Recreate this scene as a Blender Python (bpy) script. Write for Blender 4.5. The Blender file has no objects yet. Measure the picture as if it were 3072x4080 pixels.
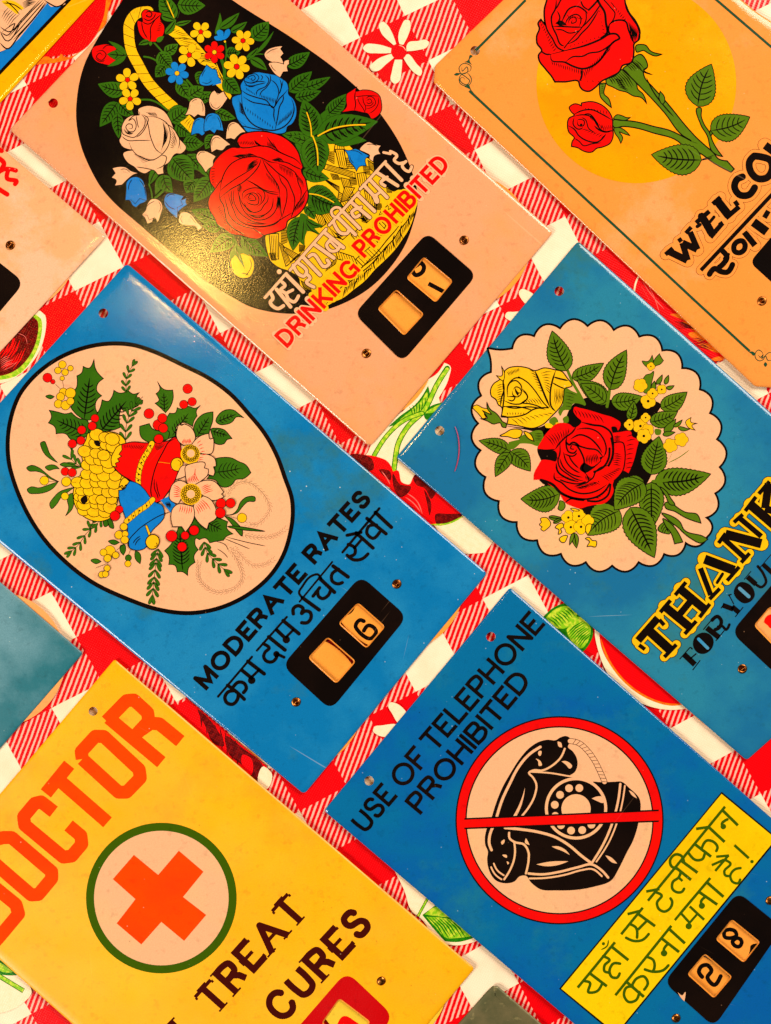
import bpy, bmesh, math, random
from mathutils import Vector
from mathutils.geometry import tessellate_polygon, delaunay_2d_cdt
rnd = random.Random(7)
sc = bpy.context.scene
COL = sc.collection
# ---------------------------------------------------------------- camera, world, lamps, exposure
cam_d = bpy.data.cameras.new("camera"); cam = bpy.data.objects.new("camera", cam_d); COL.objects.link(cam)
CAMZ = 0.80
cam.location = (0, 0, CAMZ); cam.rotation_euler = (0, 0, 0)
cam_d.sensor_fit = 'VERTICAL'; cam_d.sensor_height = 24.0
cam_d.lens = 12.0/((0.4165*4080/3072/2)/(CAMZ-0.0030))
cam_d.clip_start = 0.05; cam_d.clip_end = 20
sc.camera = cam
w = bpy.data.worlds.new("World"); sc.world = w; w.use_nodes = True
bg = w.node_tree.nodes['Background']; bg.inputs[0].default_value = (1.0, 0.80, 0.62, 1); bg.inputs[1].default_value = 0.07
sc.view_settings.view_transform = 'Standard'; sc.view_settings.look = 'None'
sc.view_settings.exposure = 0.0; sc.view_settings.gamma = 1.0
def lamp(name, loc, power, size, col, target=(0, 0, 0)):
    d = bpy.data.lights.new(name, 'AREA'); d.shape = 'DISK'; d.size = size; d.energy = power; d.color = col
    o = bpy.data.objects.new(name, d); COL.objects.link(o); o.location = loc
    o.rotation_euler = (Vector(target)-Vector(loc)).to_track_quat('-Z', 'Y').to_euler()
    return o
lamp("lamp_overhead", (-0.205, 0.265, 0.80), 0.8, 0.05, (1.0, 0.60, 0.13))
lamp('lamp_side', (1.15, 1.15, 1.25), 52, 1.2, (1.0, 0.90, 0.78), (0.05, 0.0, 0))
lamp('fill_far', (-1.35, -0.95, 1.25), 39, 0.9, (1.0, 0.92, 0.82), (-0.02, -0.05, 0))  # added fill from the lower left, evens out the light

# ---------------------------------------------------------------- materials
def srgb(r, g, b):
    f = lambda c: ((c/255+0.055)/1.055)**2.4 if c > 10 else c/255/12.92
    return (f(r), f(g), f(b), 1)
class NT:
    def __init__(s, name):
        s.m = bpy.data.materials.new(name); s.m.use_nodes = True; s.t = s.m.node_tree
        s.bsdf = s.t.nodes['Principled BSDF']; s.tc = s.t.nodes.new('ShaderNodeTexCoord')
        g = s.t.nodes.new('ShaderNodeNewGeometry'); s.pos = g.outputs['Position']
    def n(s, t, **kw):
        o = s.t.nodes.new(t)
        for k, v in kw.items():
            if k.startswith('i_'): o.inputs[int(k[2:])].default_value = v
            else: setattr(o, k, v)
        return o
    def l(s, a, b): s.t.links.new(a, b)
    def noise(s, scale, detail=3, rough=.55, off=(0, 0, 0), aniso=None):
        mp = s.n('ShaderNodeMapping'); mp.inputs[1].default_value = off
        if aniso: mp.inputs[3].default_value = aniso
        s.l(s.pos, mp.inputs[0])
        o = s.n('ShaderNodeTexNoise'); o.inputs['Scale'].default_value = scale; o.inputs['Detail'].default_value = detail
        o.inputs['Roughness'].default_value = rough; s.l(mp.outputs[0], o.inputs['Vector']); return o.outputs['Fac']
    def ramp(s, fac, a, b, lo=0., hi=1.):
        o = s.n('ShaderNodeMapRange'); s.l(fac, o.inputs[0]); o.inputs[1].default_value = a; o.inputs[2].default_value = b
        o.inputs[3].default_value = lo; o.inputs[4].default_value = hi; return o.outputs[0]
    def mix(s, fac, a, b):
        o = s.n('ShaderNodeMix', data_type='RGBA')
        if isinstance(fac, float): o.inputs[0].default_value = fac
        else: s.l(fac, o.inputs[0])
        for i, c in ((6, a), (7, b)):
            if isinstance(c, tuple): o.inputs[i].default_value = c
            else: s.l(c, o.inputs[i])
        return o.outputs[2]
    def math(s, op, a, b=None):
        o = s.n('ShaderNodeMath', operation=op)
        for i, c in ((0, a), (1, b)):
            if c is None: continue
            if isinstance(c, (int, float)): o.inputs[i].default_value = c
            else: s.l(c, o.inputs[i])
        return o.outputs[0]
    def specks(s, scale, thr):
        """tiny dust dots: voronoi cells, only some of them"""
        v = s.n('ShaderNodeTexVoronoi'); v.inputs['Scale'].default_value = scale; s.l(s.pos, v.inputs['Vector'])
        d = s.ramp(v.outputs['Distance'], thr, thr*.6)
        c = s.n('ShaderNodeSeparateColor'); s.l(v.outputs['Color'], c.inputs[0])
        k = s.ramp(c.outputs[0], .82, .84)
        cl = s.ramp(s.noise(38, 4, .7, (scale*.01, 0, 0)), .50, .62)
        return s.math('MULTIPLY', s.math('MULTIPLY', d, k), cl)
    def scratches(s, ang, off):
        mp = s.n('ShaderNodeMapping'); mp.inputs[2].default_value = (0, 0, ang); mp.inputs[1].default_value = off; s.l(s.pos, mp.inputs[0])
        mp2 = s.n('ShaderNodeMapping'); mp2.inputs[3].default_value = (9, 520, 1); s.l(mp.outputs[0], mp2.inputs[0])
        o = s.n('ShaderNodeTexNoise'); o.inputs['Scale'].default_value = 1; o.inputs['Detail'].default_value = 1; s.l(mp2.outputs[0], o.inputs['Vector'])
        return s.ramp(o.outputs['Fac'], .775, .80)

def enamel(name, base, alt=None, alt2=None, blot=(0.48, 0.62), dirt=.35, bump=.10, rough=.10, dust=.5, dustcol=None, seed=0, scr=.28):
    m = NT(name); off = (seed*.37, seed*.61, 0)
    c = base
    if alt:
        n1 = m.noise(14, 8, .62, off); c = m.mix(m.ramp(n1, blot[0], blot[1]), base, alt)
    if alt2:
        n2 = m.noise(9, 10, .68, (off[0]+3, off[1]+1, 0)); c = m.mix(m.ramp(n2, .56, .66), c, alt2)
    n3 = m.noise(1300, 4, .75, off); c = m.mix(m.ramp(n3, .35, .72, 0, .42), c, tuple(x*.62 for x in base[:3])+(1,))
    n5 = m.noise(260, 4, .6, off); c = m.mix(m.ramp(n5, .57, .74, 0, dirt), c, tuple(x*.45 for x in base[:3])+(1,))
    sp = m.specks(330, .13)
    c = m.mix(m.math('MULTIPLY', sp, dust), c, dustcol or srgb(232, 205, 170))
    ds = m.specks(210, .10); c = m.mix(m.math('MULTIPLY', ds, .0 if dust > .6 else .65), c, tuple(x*.25 for x in base[:3])+(1,))
    for q, (an, st) in enumerate(((.5+seed, scr), (-.9-seed*2, scr*.6))):
        c = m.mix(m.math('MULTIPLY', m.scratches(an+seed*.3, (seed*.2+q, q*.7, 0)), st), c, dustcol or tuple(min(1, x*1.25+.06) for x in base[:3])+(1,))
    m.l(c, m.bsdf.inputs['Base Color'])
    r = m.ramp(m.noise(22, 6, .6, off), .3, .7, rough*.8, rough*1.4); m.l(r, m.bsdf.inputs['Roughness'])
    m.bsdf.inputs['IOR'].default_value = 1.5
    b1 = m.n('ShaderNodeBump'); b1.inputs['Strength'].default_value = bump; b1.inputs['Distance'].default_value = .0004
    m.l(m.noise(1400, 2, .5, off), b1.inputs['Height'])
    b2 = m.n('ShaderNodeBump'); b2.inputs['Strength'].default_value = .10; b2.inputs['Distance'].default_value = .0012
    m.l(m.noise(26, 3, .5, off), b2.inputs['Height']); m.l(b1.outputs[0], b2.inputs['Normal'])
    m.l(b2.outputs[0], m.bsdf.inputs['Normal'])
    return m.m
RED = srgb(238, 0, 8); PAPER = srgb(238, 178, 128); CREAM = srgb(250, 226, 192)
INK = {
 'R': enamel('red ink', srgb(232, 6, 6), srgb(245, 12, 0)), 'X': enamel('glossy red lacquer', srgb(200, 0, 6), bump=.3, rough=.2),
 'B': enamel('blue ink', srgb(10, 120, 205), srgb(25, 135, 215)), 'U': enamel('pale blue ink', srgb(35, 140, 195), srgb(90, 150, 180)),
 'G': enamel('leaf green ink', srgb(48, 98, 10), srgb(62, 112, 14)), 'E': enamel('olive green ink', srgb(84, 116, 12), srgb(100, 128, 16)),
 'H': enamel('dark green ink', srgb(58, 88, 0)), 'D': enamel('deep green line ink', srgb(34, 74, 48)),
 'Y': enamel('yellow ink', srgb(246, 186, 16), srgb(252, 196, 8)), 'J': enamel('yellow border enamel', srgb(250, 178, 0), srgb(255, 190, 0)),
 'Z': enamel('notice yellow ink', srgb(248, 204, 4), srgb(240, 190, 0)), 'N': enamel('orange disc ink', srgb(255, 160, 0), srgb(255, 146, 4), srgb(250, 176, 10)),
 'O': enamel('orange red ink', srgb(250, 70, 0), srgb(246, 60, 4)), 'W': enamel('brown ink', srgb(66, 8, 4)),
 'q': enamel('peach ink', srgb(244, 150, 66), srgb(248, 148, 60)),
 'P': enamel('flesh pink ink', srgb(243, 180, 134), srgb(240, 184, 130)),
 'K': enamel('black ink', srgb(9, 3, 2), srgb(22, 9, 5), srgb(6, 3, 3), blot=(.42, .62), dust=.55, dustcol=srgb(150, 110, 80)),
}
CLOTHINK = {}
def clothink(c, name, col, col2=None):
    m = NT(name); cc = col
    cc = m.mix(m.ramp(m.noise(420, 2), .45, .6, 0, .8), col, col2 or tuple(x*.7 for x in col[:3])+(1,))
    m.l(cc, m.bsdf.inputs['Base Color']); cloth_surface(m); CLOTHINK[c] = m.m
def cloth_surface(m):
    m.bsdf.inputs['Roughness'].default_value = .3; m.bsdf.inputs['Specular IOR Level'].default_value = .22
    mp = m.n('ShaderNodeMapping'); mp.inputs[2].default_value = (0, 0, math.radians(27)); mp.inputs[3].default_value = (1, 1.0, 1); m.l(m.pos, mp.inputs[0])
    wv = m.n('ShaderNodeTexWave'); wv.inputs['Scale'].default_value = 260; wv.inputs['Distortion'].default_value = .6; m.l(mp.outputs[0], wv.inputs[0])
    mp2 = m.n('ShaderNodeMapping'); mp2.inputs[2].default_value = (0, 0, math.radians(117)); m.l(m.pos, mp2.inputs[0])
    wv2 = m.n('ShaderNodeTexWave'); wv2.inputs['Scale'].default_value = 260; wv2.inputs['Distortion'].default_value = .6; m.l(mp2.outputs[0], wv2.inputs[0])
    s = m.math('ADD', wv.outputs['Fac'], wv2.outputs['Fac'])
    b = m.n('ShaderNodeBump'); b.inputs['Strength'].default_value = .35; b.inputs['Distance'].default_value = .00012; m.l(s, b.inputs['Height'])
    b2 = m.n('ShaderNodeBump'); b2.inputs['Strength'].default_value = .3; b2.inputs['Distance'].default_value = .003; m.l(m.noise(18, 3), b2.inputs['Height'])
    m.l(b.outputs[0], b2.inputs['Normal']); m.l(b2.outputs[0], m.bsdf.inputs['Normal'])
clothink('C', 'cream cloth print', srgb(252, 224, 186), srgb(250, 218, 176)); clothink('R', 'red cloth print', srgb(240, 0, 6), srgb(232, 0, 10))
clothink('M', 'maroon cloth print', srgb(86, 0, 2), srgb(130, 8, 6)); clothink('p', 'pink cloth print', srgb(250, 110, 100))
clothink('G', 'green cloth print', srgb(20, 110, 4), srgb(40, 130, 8)); clothink('g', 'lime cloth print', srgb(130, 190, 20), srgb(210, 215, 60))
clothink('o', 'orange cloth print', srgb(246, 120, 10), srgb(240, 90, 10))

# gingham: red, white and striped checks on a slanted lattice
def gingham():
    m = NT('gingham oilcloth')
    mp = m.n('ShaderNodeMapping'); m.l(m.pos, mp.inputs[0])
    sx = m.n('ShaderNodeSeparateXYZ'); m.l(m.pos, sx.inputs[0]); X, Y = sx.outputs[0], sx.outputs[1]
    wob = m.noise(30, 2); wx = m.ramp(wob, 0, 1, -.0008, .0008)
    fine = m.noise(900, 2); wf = m.ramp(fine, 0, 1, -.0003, .0003)
    X = m.math('ADD', m.math('ADD', X, wx), wf)
    def add(*t):
        o = t[0]
        for q in t[1:]: o = m.math('ADD', o, q)
        return o
    def mul(a, b): return m.math('MULTIPLY', a, b)
    x = mul(X, 1/(SK*PS*1000)); y = mul(Y, -1/(SK*PS*1000))
    xx, xy, yy = mul(x, x), mul(x, y), mul(y, y)
    def quad(c): return add(mul(x, c[0]), mul(y, c[1]), mul(xx, c[3]), mul(xy, c[4]), mul(yy, c[5]), c[2])
    i = quad(LATTICE[0]); j = quad(LATTICE[1])
    def odd(v):
        return m.math('LESS_THAN', m.math('FLOORED_MODULO', v, 2.0), 1.0)     # 1 where the index is even
    ei, ej = odd(i), odd(j)
    both = m.math('MULTIPLY', ei, ej); none = m.math('MULTIPLY', m.math('SUBTRACT', 1.0, ei), m.math('SUBTRACT', 1.0, ej))
    s = add(mul(x, STRIPE[0]), mul(y, STRIPE[1]))
    ph = m.math('FLOORED_MODULO', s, 1.0)
    tri = m.math('ABSOLUTE', m.math('SUBTRACT', ph, .5))
    st = m.ramp(tri, .27, .33)          # 1 on the pale stripes
    redc = m.mix(m.ramp(m.noise(500, 2), .4, .65), srgb(240, 0, 8), srgb(228, 0, 10))
    stripec = m.mix(st, srgb(226, 0, 10), srgb(248, 178, 158))
    white = m.mix(m.ramp(m.noise(60, 4), .4, .65), srgb(253, 228, 196), srgb(250, 218, 184))
    c = m.mix(both, stripec, white); c = m.mix(none, c, redc)
    m.l(c, m.bsdf.inputs['Base Color']); cloth_surface(m)
    return m.m
# ---------------------------------------------------------------- drawing engine
def catmull(pts, closed, n=6):
    """smooth curve through (x, y, corner) points, chord-length tangents"""
    N = len(pts); out = []
    if N < 3: return [(p[0], p[1]) for p in pts]
    for i in range(N if closed else N-1):
        p1 = pts[i]; p2 = pts[(i+1) % N]
        p0 = pts[i-1] if (closed or i > 0) and not p1[2] else None
        p3 = pts[(i+2) % N] if (closed or i+2 < N) and not p2[2] else None
        d = math.hypot(p2[0]-p1[0], p2[1]-p1[1]) or 1e-6
        k = n if d > 5 else 3
        r = []
        for a in (0, 1):
            s12 = p2[a]-p1[a]; m1 = m2 = None
            if p0:
                d0 = math.hypot(p1[0]-p0[0], p1[1]-p0[1]) or 1e-6
                m1 = ((p1[a]-p0[a])/d0 - (p2[a]-p0[a])/(d0+d) + s12/d)*d
            if p3:
                d3 = math.hypot(p3[0]-p2[0], p3[1]-p2[1]) or 1e-6
                m2 = (s12/d - (p3[a]-p1[a])/(d+d3) + (p3[a]-p2[a])/d3)*d
            if m1 is None: m1 = s12 if m2 is None else (3*s12-m2)/2
            if m2 is None: m2 = (3*s12-m1)/2 if p0 else s12
            r.append((p1[a], m1, s12, m2))
        for s in range(k):
            t = s/k; t2 = t*t; t3 = t2*t
            out.append(tuple(q[0] + q[1]*(t3-2*t2+t) + q[2]*(3*t2-2*t3) + q[3]*(t3-t2) for q in r))
    if not closed: out.append((pts[-1][0], pts[-1][1]))
    return out

DZ = 6e-6
INKW = 1.85
STACK = {}
def level(c, pts, w=0):
    """height step at which a shape lies above everything already printed under it"""
    cells = set()
    if w is None:                                        # filled shape: its bounding box
        x0 = min(p[0] for p in pts); x1 = max(p[0] for p in pts); y0 = min(p[1] for p in pts); y1 = max(p[1] for p in pts)
        for i in range(int(x0//14), int(x1//14)+1):
            for j in range(int(y0//14), int(y1//14)+1): cells.add((i, j))
    else:
        for a, b in zip(pts, pts[1:] or pts):
            n = int(math.hypot(b[0]-a[0], b[1]-a[1])/7)+1; m = int(w/2//10)+1
            for q in range(n+1):
                x = a[0]+(b[0]-a[0])*q/n; y = a[1]+(b[1]-a[1])*q/n
                for i in range(int((x-w/2)//14), int((x+w/2)//14)+1):
                    for j in range(int((y-w/2)//14), int((y+w/2)//14)+1): cells.add((i, j))
    L = 0
    for k in cells:
        t = STACK.get(k)
        if t:
            v = t[0] if (c == 'K' and t[1] == 'K') else t[0]+1
            if v > L: L = v
    for k in cells: STACK[k] = (L, c)
    return L
class Layer:
    """collects flat printed shapes of one part; everything in photograph pixels on the table plane"""
    def __init__(s, z): s.v = []; s.f = []; s.m = []; s.mats = []; s.z = z; s.last = None
    def mat(s, c):
        if c not in s.mats: s.mats.append(c)
        return s.mats.index(c)
    def at(s, c, pts, w=None):
        s.zc = s.z + DZ*level(c, pts, w); return s.zc
    def poly(s, c, pts, holes=()):
        z = s.at(c, pts); mi = s.mat(c)
        clean = []
        for p in pts:
            if not clean or math.hypot(p[0]-clean[-1][0], p[1]-clean[-1][1]) > 0.25: clean.append(p)
        if len(clean) > 2 and math.hypot(clean[0][0]-clean[-1][0], clean[0][1]-clean[-1][1]) < 0.25: clean.pop()
        if len(clean) < 3: return
        b = len(s.v)
        loops = [clean]+[list(h) for h in holes]; clean = [p for l in loops for p in l]
        s.v += [W3(p[0], p[1], z) for p in clean]
        for t in tessellate_polygon([[Vector((p[0], -p[1], 0)) for p in l] for l in loops]):
            a, q, r = t
            A, B, Cc = clean[a], clean[q], clean[r]
            if (B[0]-A[0])*(Cc[1]-A[1]) - (B[1]-A[1])*(Cc[0]-A[0]) > 0: q, r = r, q
            s.f.append((b+a, b+q, b+r)); s.m.append(mi)
    def ribbon(s, c, w, pts, taper=False, cap=None, closed=False, nobump=False):
        mi = s.mat(c)
        cl = []
        for p in pts:
            if not cl or math.hypot(p[0]-cl[-1][0], p[1]-cl[-1][1]) > 0.3: cl.append(p)
        pts = cl
        if closed and len(pts) > 2 and math.hypot(pts[0][0]-pts[-1][0], pts[0][1]-pts[-1][1]) < 0.3: pts.pop()
        N = len(pts)
        if N < 2: return
        if w > 9 and N > 2:
            return s.union(c, [(w, pts, cap, closed)])
        z = s.at(c, pts+(pts[:1] if closed else []), w)
        b = len(s.v)
        for i, p in enumerate(pts):
            pa = pts[i-1] if (i > 0 or closed) else None
            pb = pts[(i+1) % N] if (i < N-1 or closed) else None
            d1 = norm2(p[0]-pa[0], p[1]-pa[1]) if pa else None
            d2 = norm2(pb[0]-p[0], pb[1]-p[1]) if pb else None
            if d1 is None: d1 = d2
            if d2 is None: d2 = d1
            nx, ny = -(d1[1]+d2[1]), d1[0]+d2[0]
            L = math.hypot(nx, ny) or 1; nx /= L; ny /= L
            dot = max(0.45, nx*-d1[1] + ny*d1[0])
            hw = w/2/dot
            if taper:
                t = i/(N-1); hw *= min(1, 0.25+5*t, 0.25+5*(1-t))
            s.v.append(W3(p[0]+nx*hw, p[1]+ny*hw, z)); s.v.append(W3(p[0]-nx*hw, p[1]-ny*hw, z))
        for i in range(N if closed else N-1):
            a = b+2*i; e = b+2*((i+1) % N)
            s.f.append((a, e, e+1, a+1)); s.m.append(mi)
        if cap == 'r' and not closed:
            for (p, q) in ((pts[0], pts[1]), (pts[-1], pts[-2])):
                d = norm2(p[0]-q[0], p[1]-q[1]); a0 = math.atan2(d[1], d[0])
                b = len(s.v); n = 8
                s.v.append(W3(p[0], p[1], z))
                for k in range(n+1):
                    a = a0 + math.pi/2 - math.pi*k/n
                    s.v.append(W3(p[0]+math.cos(a)*w/2, p[1]+math.sin(a)*w/2, z))
                for k in range(n): s.f.append((b, b+1+k, b+2+k)); s.m.append(mi)
    def union(s, c, strokes):
        """wide strokes as one clean sheet: segment quads and joint discs merged by a constrained triangulation"""
        V, Fc = [], []; mi = s.mat(c); zz = 0
        def face(q):
            ar = sum(q[i-1][0]*q[i][1]-q[i][0]*q[i-1][1] for i in range(len(q)))
            if ar < 0: q = q[::-1]
            Fc.append(list(range(len(V), len(V)+len(q)))); V.extend(Vector((a, b_)) for a, b_ in q)
        cells = []
        for w, pts, cap, closed in strokes:
            N = len(pts); h = w/2; cells += pts
            for i in range(N if closed else N-1):
                p, q = pts[i], pts[(i+1) % N]; d = norm2(q[0]-p[0], q[1]-p[1]); nx, ny = -d[1]*h, d[0]*h
                face([(p[0]+nx, p[1]+ny), (q[0]+nx, q[1]+ny), (q[0]-nx, q[1]-ny), (p[0]-nx, p[1]-ny)])
            for i, p in enumerate(pts):
                if (i in (0, N-1)) and not closed and cap != 'r': continue
                if cap == 'm' or (len(pts) < 7 and not closed and cap is None):     # mitred joint
                    a, b = pts[i-1], pts[(i+1) % N]; d1 = norm2(p[0]-a[0], p[1]-a[1]); d2 = norm2(b[0]-p[0], b[1]-p[1])
                    nx, ny = -(d1[1]+d2[1]), d1[0]+d2[0]; L = math.hypot(nx, ny) or 1; nx /= L; ny /= L
                    dot = nx*-d1[1]+ny*d1[0]
                    if dot > .42:
                        cr = d1[0]*d2[1]-d1[1]*d2[0]; sg = -1 if cr > 0 else 1
                        face([p, (p[0]-d1[1]*h*sg, p[1]+d1[0]*h*sg), (p[0]+nx*h/dot*sg, p[1]+ny*h/dot*sg), (p[0]-d2[1]*h*sg, p[1]+d2[0]*h*sg)]) if abs(cr) > .02 else None
                        continue
                face([(p[0]+h*math.cos(2*math.pi*k/14+.1), p[1]+h*math.sin(2*math.pi*k/14+.1)) for k in range(14)])
        cells = set()
        for w, pts, cap, closed in strokes:
            q = pts+(pts[:1] if closed else [])
            for a, b in zip(q, q[1:]):
                n = int(math.hypot(b[0]-a[0], b[1]-a[1])/7)+1
                for t in range(n+1):
                    x = a[0]+(b[0]-a[0])*t/n; y = a[1]+(b[1]-a[1])*t/n
                    for i in range(int((x-w/2)//14), int((x+w/2)//14)+1):
                        for j in range(int((y-w/2)//14), int((y+w/2)//14)+1): cells.add((i, j))
        zz = 1+max([STACK[k][0] for k in cells if k in STACK], default=-1)
        for k in cells: STACK[k] = (zz, c)
        z = s.z + DZ*zz
        try:
            r = delaunay_2d_cdt(V, [], Fc, 1, 1e-3)
        except Exception as ex:
            print('cdt', ex); return
        b = len(s.v); s.v += [W3(a[0], a[1], z) for a in r[0]]
        for t, og in zip(r[2], r[5]):
            if og: s.f.append(tuple(b+i for i in t)); s.m.append(mi)
    def disc(s, c, cx, cy, r, n=None):
        n = n or max(10, min(96, int(r*0.8)+8))
        s.poly(c, [(cx+r*math.cos(2*math.pi*k/n), cy+r*math.sin(2*math.pi*k/n)) for k in range(n)])

def norm2(x, y):
    l = math.hypot(x, y) or 1e-9
    return (x/l, y/l)

SK = 0.4165/3072                       # metres per photograph pixel
def W3(x, y, z): return ((x-1536)*SK, (2040-y)*SK, z)

def leaf_shape(bx, by, tx, ty, w, bend, serr=0, n=18):
    dx, dy = tx-bx, ty-by; L = math.hypot(dx, dy); ux, uy = dx/L, dy/L; nx, ny = -uy, ux
    def mid(t):
        o = bend*math.sin(math.pi*t)*1.0
        return (bx+dx*t+nx*o, by+dy*t+ny*o)
    up, dn = [], []
    for i in range(n+1):
        t = i/n
        h = w/2*(math.sin(math.pi*t**0.72)**0.85 if 0 < t < 1 else 0)*(1.06-0.12*t)
        if serr and i % 2 and 1 < i < n-1: h *= 1+serr
        m = mid(t)
        up.append((m[0]+nx*h, m[1]+ny*h)); dn.append((m[0]-nx*h, m[1]-ny*h))
    return up + dn[::-1][1:-1], mid, (nx, ny), (ux, uy), L

def veins(ly, mid, nrm, u, L, w, nv, k, bend):
    lw = max(3.2, L*0.025)
    if nv <= 0:
        return
    def S(p): return p
    ly.ribbon('K', lw*1.3, [mid(t) for t in [0.02, .15, .3, .45, .6, .75, .88]], taper=True)
    if nv == 1: return
    for i in range(nv):
        t = 0.14 + 0.66*i/nv
        m = mid(t)
        hw = w/2*(math.sin(math.pi*(t+0.12)**0.72)**0.85)*0.78
        for sg in (1, -1):
            e = (m[0]+u[0]*hw*0.72+nrm[0]*hw*sg, m[1]+u[1]*hw*0.72+nrm[1]*hw*sg)
            q = (m[0]+u[0]*hw*0.22+nrm[0]*hw*.5*sg, m[1]+u[1]*hw*0.22+nrm[1]*hw*.5*sg)
            ly.ribbon('K', lw, catmull([(m[0], m[1], 0), (q[0], q[1], 0), (e[0], e[1], 0)], False, 3), taper=True)

GL = {
 'A': (.86, ['0,1 .5,0 1,1', '.2,.66 .8,.66']),
 'B': (.66, ['0,0 0,1', '0,0! .5,0 .85,.06 .93,.25 .85,.43 .5,.48 0,.48!', '.4,.48! .7,.5 1,.62 1,.86 .75,1 0,1!']),
 'C': (.8, ['~.98,.24 .78,.04 .45,0 .12,.16 0,.5 .12,.84 .45,1 .8,.95 1,.72']),
 'D': (.74, ['0,0! .4,0 .8,.12 1,.5 .8,.88 .4,1 0,1!', '0,0 0,1']),
 'E': (.58, ['1,0 0,0 0,1 1,1', '0,.48 .88,.48']),
 'F': (.55, ['1,0 0,0 0,1', '0,.5 .85,.5']),
 'G': (.85, ['~.95,.22 .75,.03 .45,0 .12,.16 0,.5 .12,.84 .45,1 .78,.95', '.55,.55 1,.55 1,1']),
 'H': (.7, ['0,0 0,1', '1,0 1,1', '0,.48 1,.48']),
 'I': (.0, ['0,0 0,1']),
 'K': (.7, ['0,0 0,1', '.95,0 .05,.62', '.35,.42 1,1']),
 'L': (.55, ['0,0 0,1 1,1']),
 'M': (.86, ['0,1 0,0 .5,.9 1,0 1,1']),
 'N': (.7, ['0,1 0,0 1,1 1,0']),
 'O': (.92, ['~o']),
 'P': (.62, ['0,1 0,0', '0,0! .6,0 .95,.08 1,.27 .92,.47 .6,.54 0,.54!']),
 'R': (.68, ['0,1 0,0', '0,0! .6,0 .93,.08 .97,.26 .9,.43 .6,.5 0,.5!', '.55,.5 .85,.72 1,1']),
 'S': (.66, ['~.93,.2 .75,.03 .5,0 .18,.05 .06,.24 .18,.42 .5,.49 .82,.57 .97,.76 .82,.95 .5,1 .18,.96 .03,.78']),
 'T': (.68, ['0,0 1,0', '.5,0 .5,1']),
 'U': (.68, ['0,0! 0,.6 .1,.9 .5,1 .9,.9 1,.6 1,0!']),
 'Y': (.75, ['0,0 .5,.52', '1,0 .5,.52 .5,1']),
}
def text_strokes(x0, y0, x1, y1, h, w, s, serif=False):
    """strokes of a word whose top line runs from (x0,y0) to (x1,y1)"""
    dx, dy = x1-x0, y1-y0; L = math.hypot(dx, dy); u = (dx/L, dy/L); v = (-u[1], u[0])
    gap = w*0.55 if not serif else w*.9
    widths = [GL[c][0]*h + w for c in s]
    nat = sum(widths) + gap*(len(s)-1)
    fx = L/nat
    out = []; cur = 0
    for ci, c in enumerate(s):
        gw = (GL[c][0]*h+w)*fx
        inner = max(gw-w, 0)
        def P(a, b): 
            X = cur + w/2 + a*inner; Y = w/2 + b*(h-w)
            return (x0+u[0]*X+v[0]*Y, y0+u[1]*X+v[1]*Y)
        for st in GL[c][1]:
            if st == '~o':
                n = 40
                pts = [P(.5+.5*math.cos(2*math.pi*k/n), .5+.5*math.sin(2*math.pi*k/n)) for k in range(n)]
                out.append((ci, w, pts, True)); continue
            sm = st[0] == '~'; raw = st.lstrip('~').split()
            pp = []
            for r in raw:
                cor = r.endswith('!'); a, b = r.rstrip('!').split(','); pp.append((float(a), float(b), cor))
            curved = sm or any(q[2] for q in pp)
            q = [(*P(a, b), cc) for a, b, cc in pp]
            pts = catmull(q, False, 5) if curved else [(a, b) for a, b, _ in q]
            ww = w
            if serif and not curved and len(pp) == 2 and abs(pp[0][1]-pp[1][1]) < .05: ww = w*.55
            if not curved and not serif or (not curved and serif):      # square ends reach the cap line
                def ext(p, q_, flag):
                    if not flag: return p
                    d = norm2(p[0]-q_[0], p[1]-q_[1]); return (p[0]+d[0]*w/2, p[1]+d[1]*w/2)
                e0 = pp[0][1] in (0, 1) and abs(pp[0][1]-pp[1][1]) > .3
                e1 = pp[-1][1] in (0, 1) and abs(pp[-1][1]-pp[-2][1]) > .3
                h0 = abs(pp[0][1]-pp[1][1]) < .05; h1 = abs(pp[-1][1]-pp[-2][1]) < .05
                pts[0] = ext(pts[0], pts[1], e0 or (h0 and pp[0][0] in (0, 1))); pts[-1] = ext(pts[-1], pts[-2], e1 or (h1 and pp[-1][0] in (0, 1)))
                if serif:
                    for idx, fl in ((0, e0), (-1, e1)):
                        if fl:
                            p = pts[idx]; a = w*.92
                            yy = pp[idx][1]; o = (w*.12)*(1 if yy == 0 else -1)
                            out.append((ci, w*.28, [(p[0]-u[0]*a+v[0]*o, p[1]-u[1]*a+v[1]*o), (p[0]+u[0]*a+v[0]*o, p[1]+u[1]*a+v[1]*o)], False))
                    if h0 or h1:
                        for idx, hh in ((0, h0), (-1, h1)):
                            if hh and pp[idx][0] in (0, 1) and c in 'TE':
                                p = pts[idx]; a = w*.55
                                out.append((ci, w*.36, [(p[0]-v[0]*a*(1 if pp[idx][1] > .4 else -.2), p[1]-v[1]*a*(1 if pp[idx][1] > .4 else -.2)), (p[0]+v[0]*a*(1 if pp[idx][1] < .6 else .2), p[1]+v[1]*a*(1 if pp[idx][1] < .6 else .2))], False))
            out.append((ci, ww, pts, False))
        cur += gw + gap*fx
    return out

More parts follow.
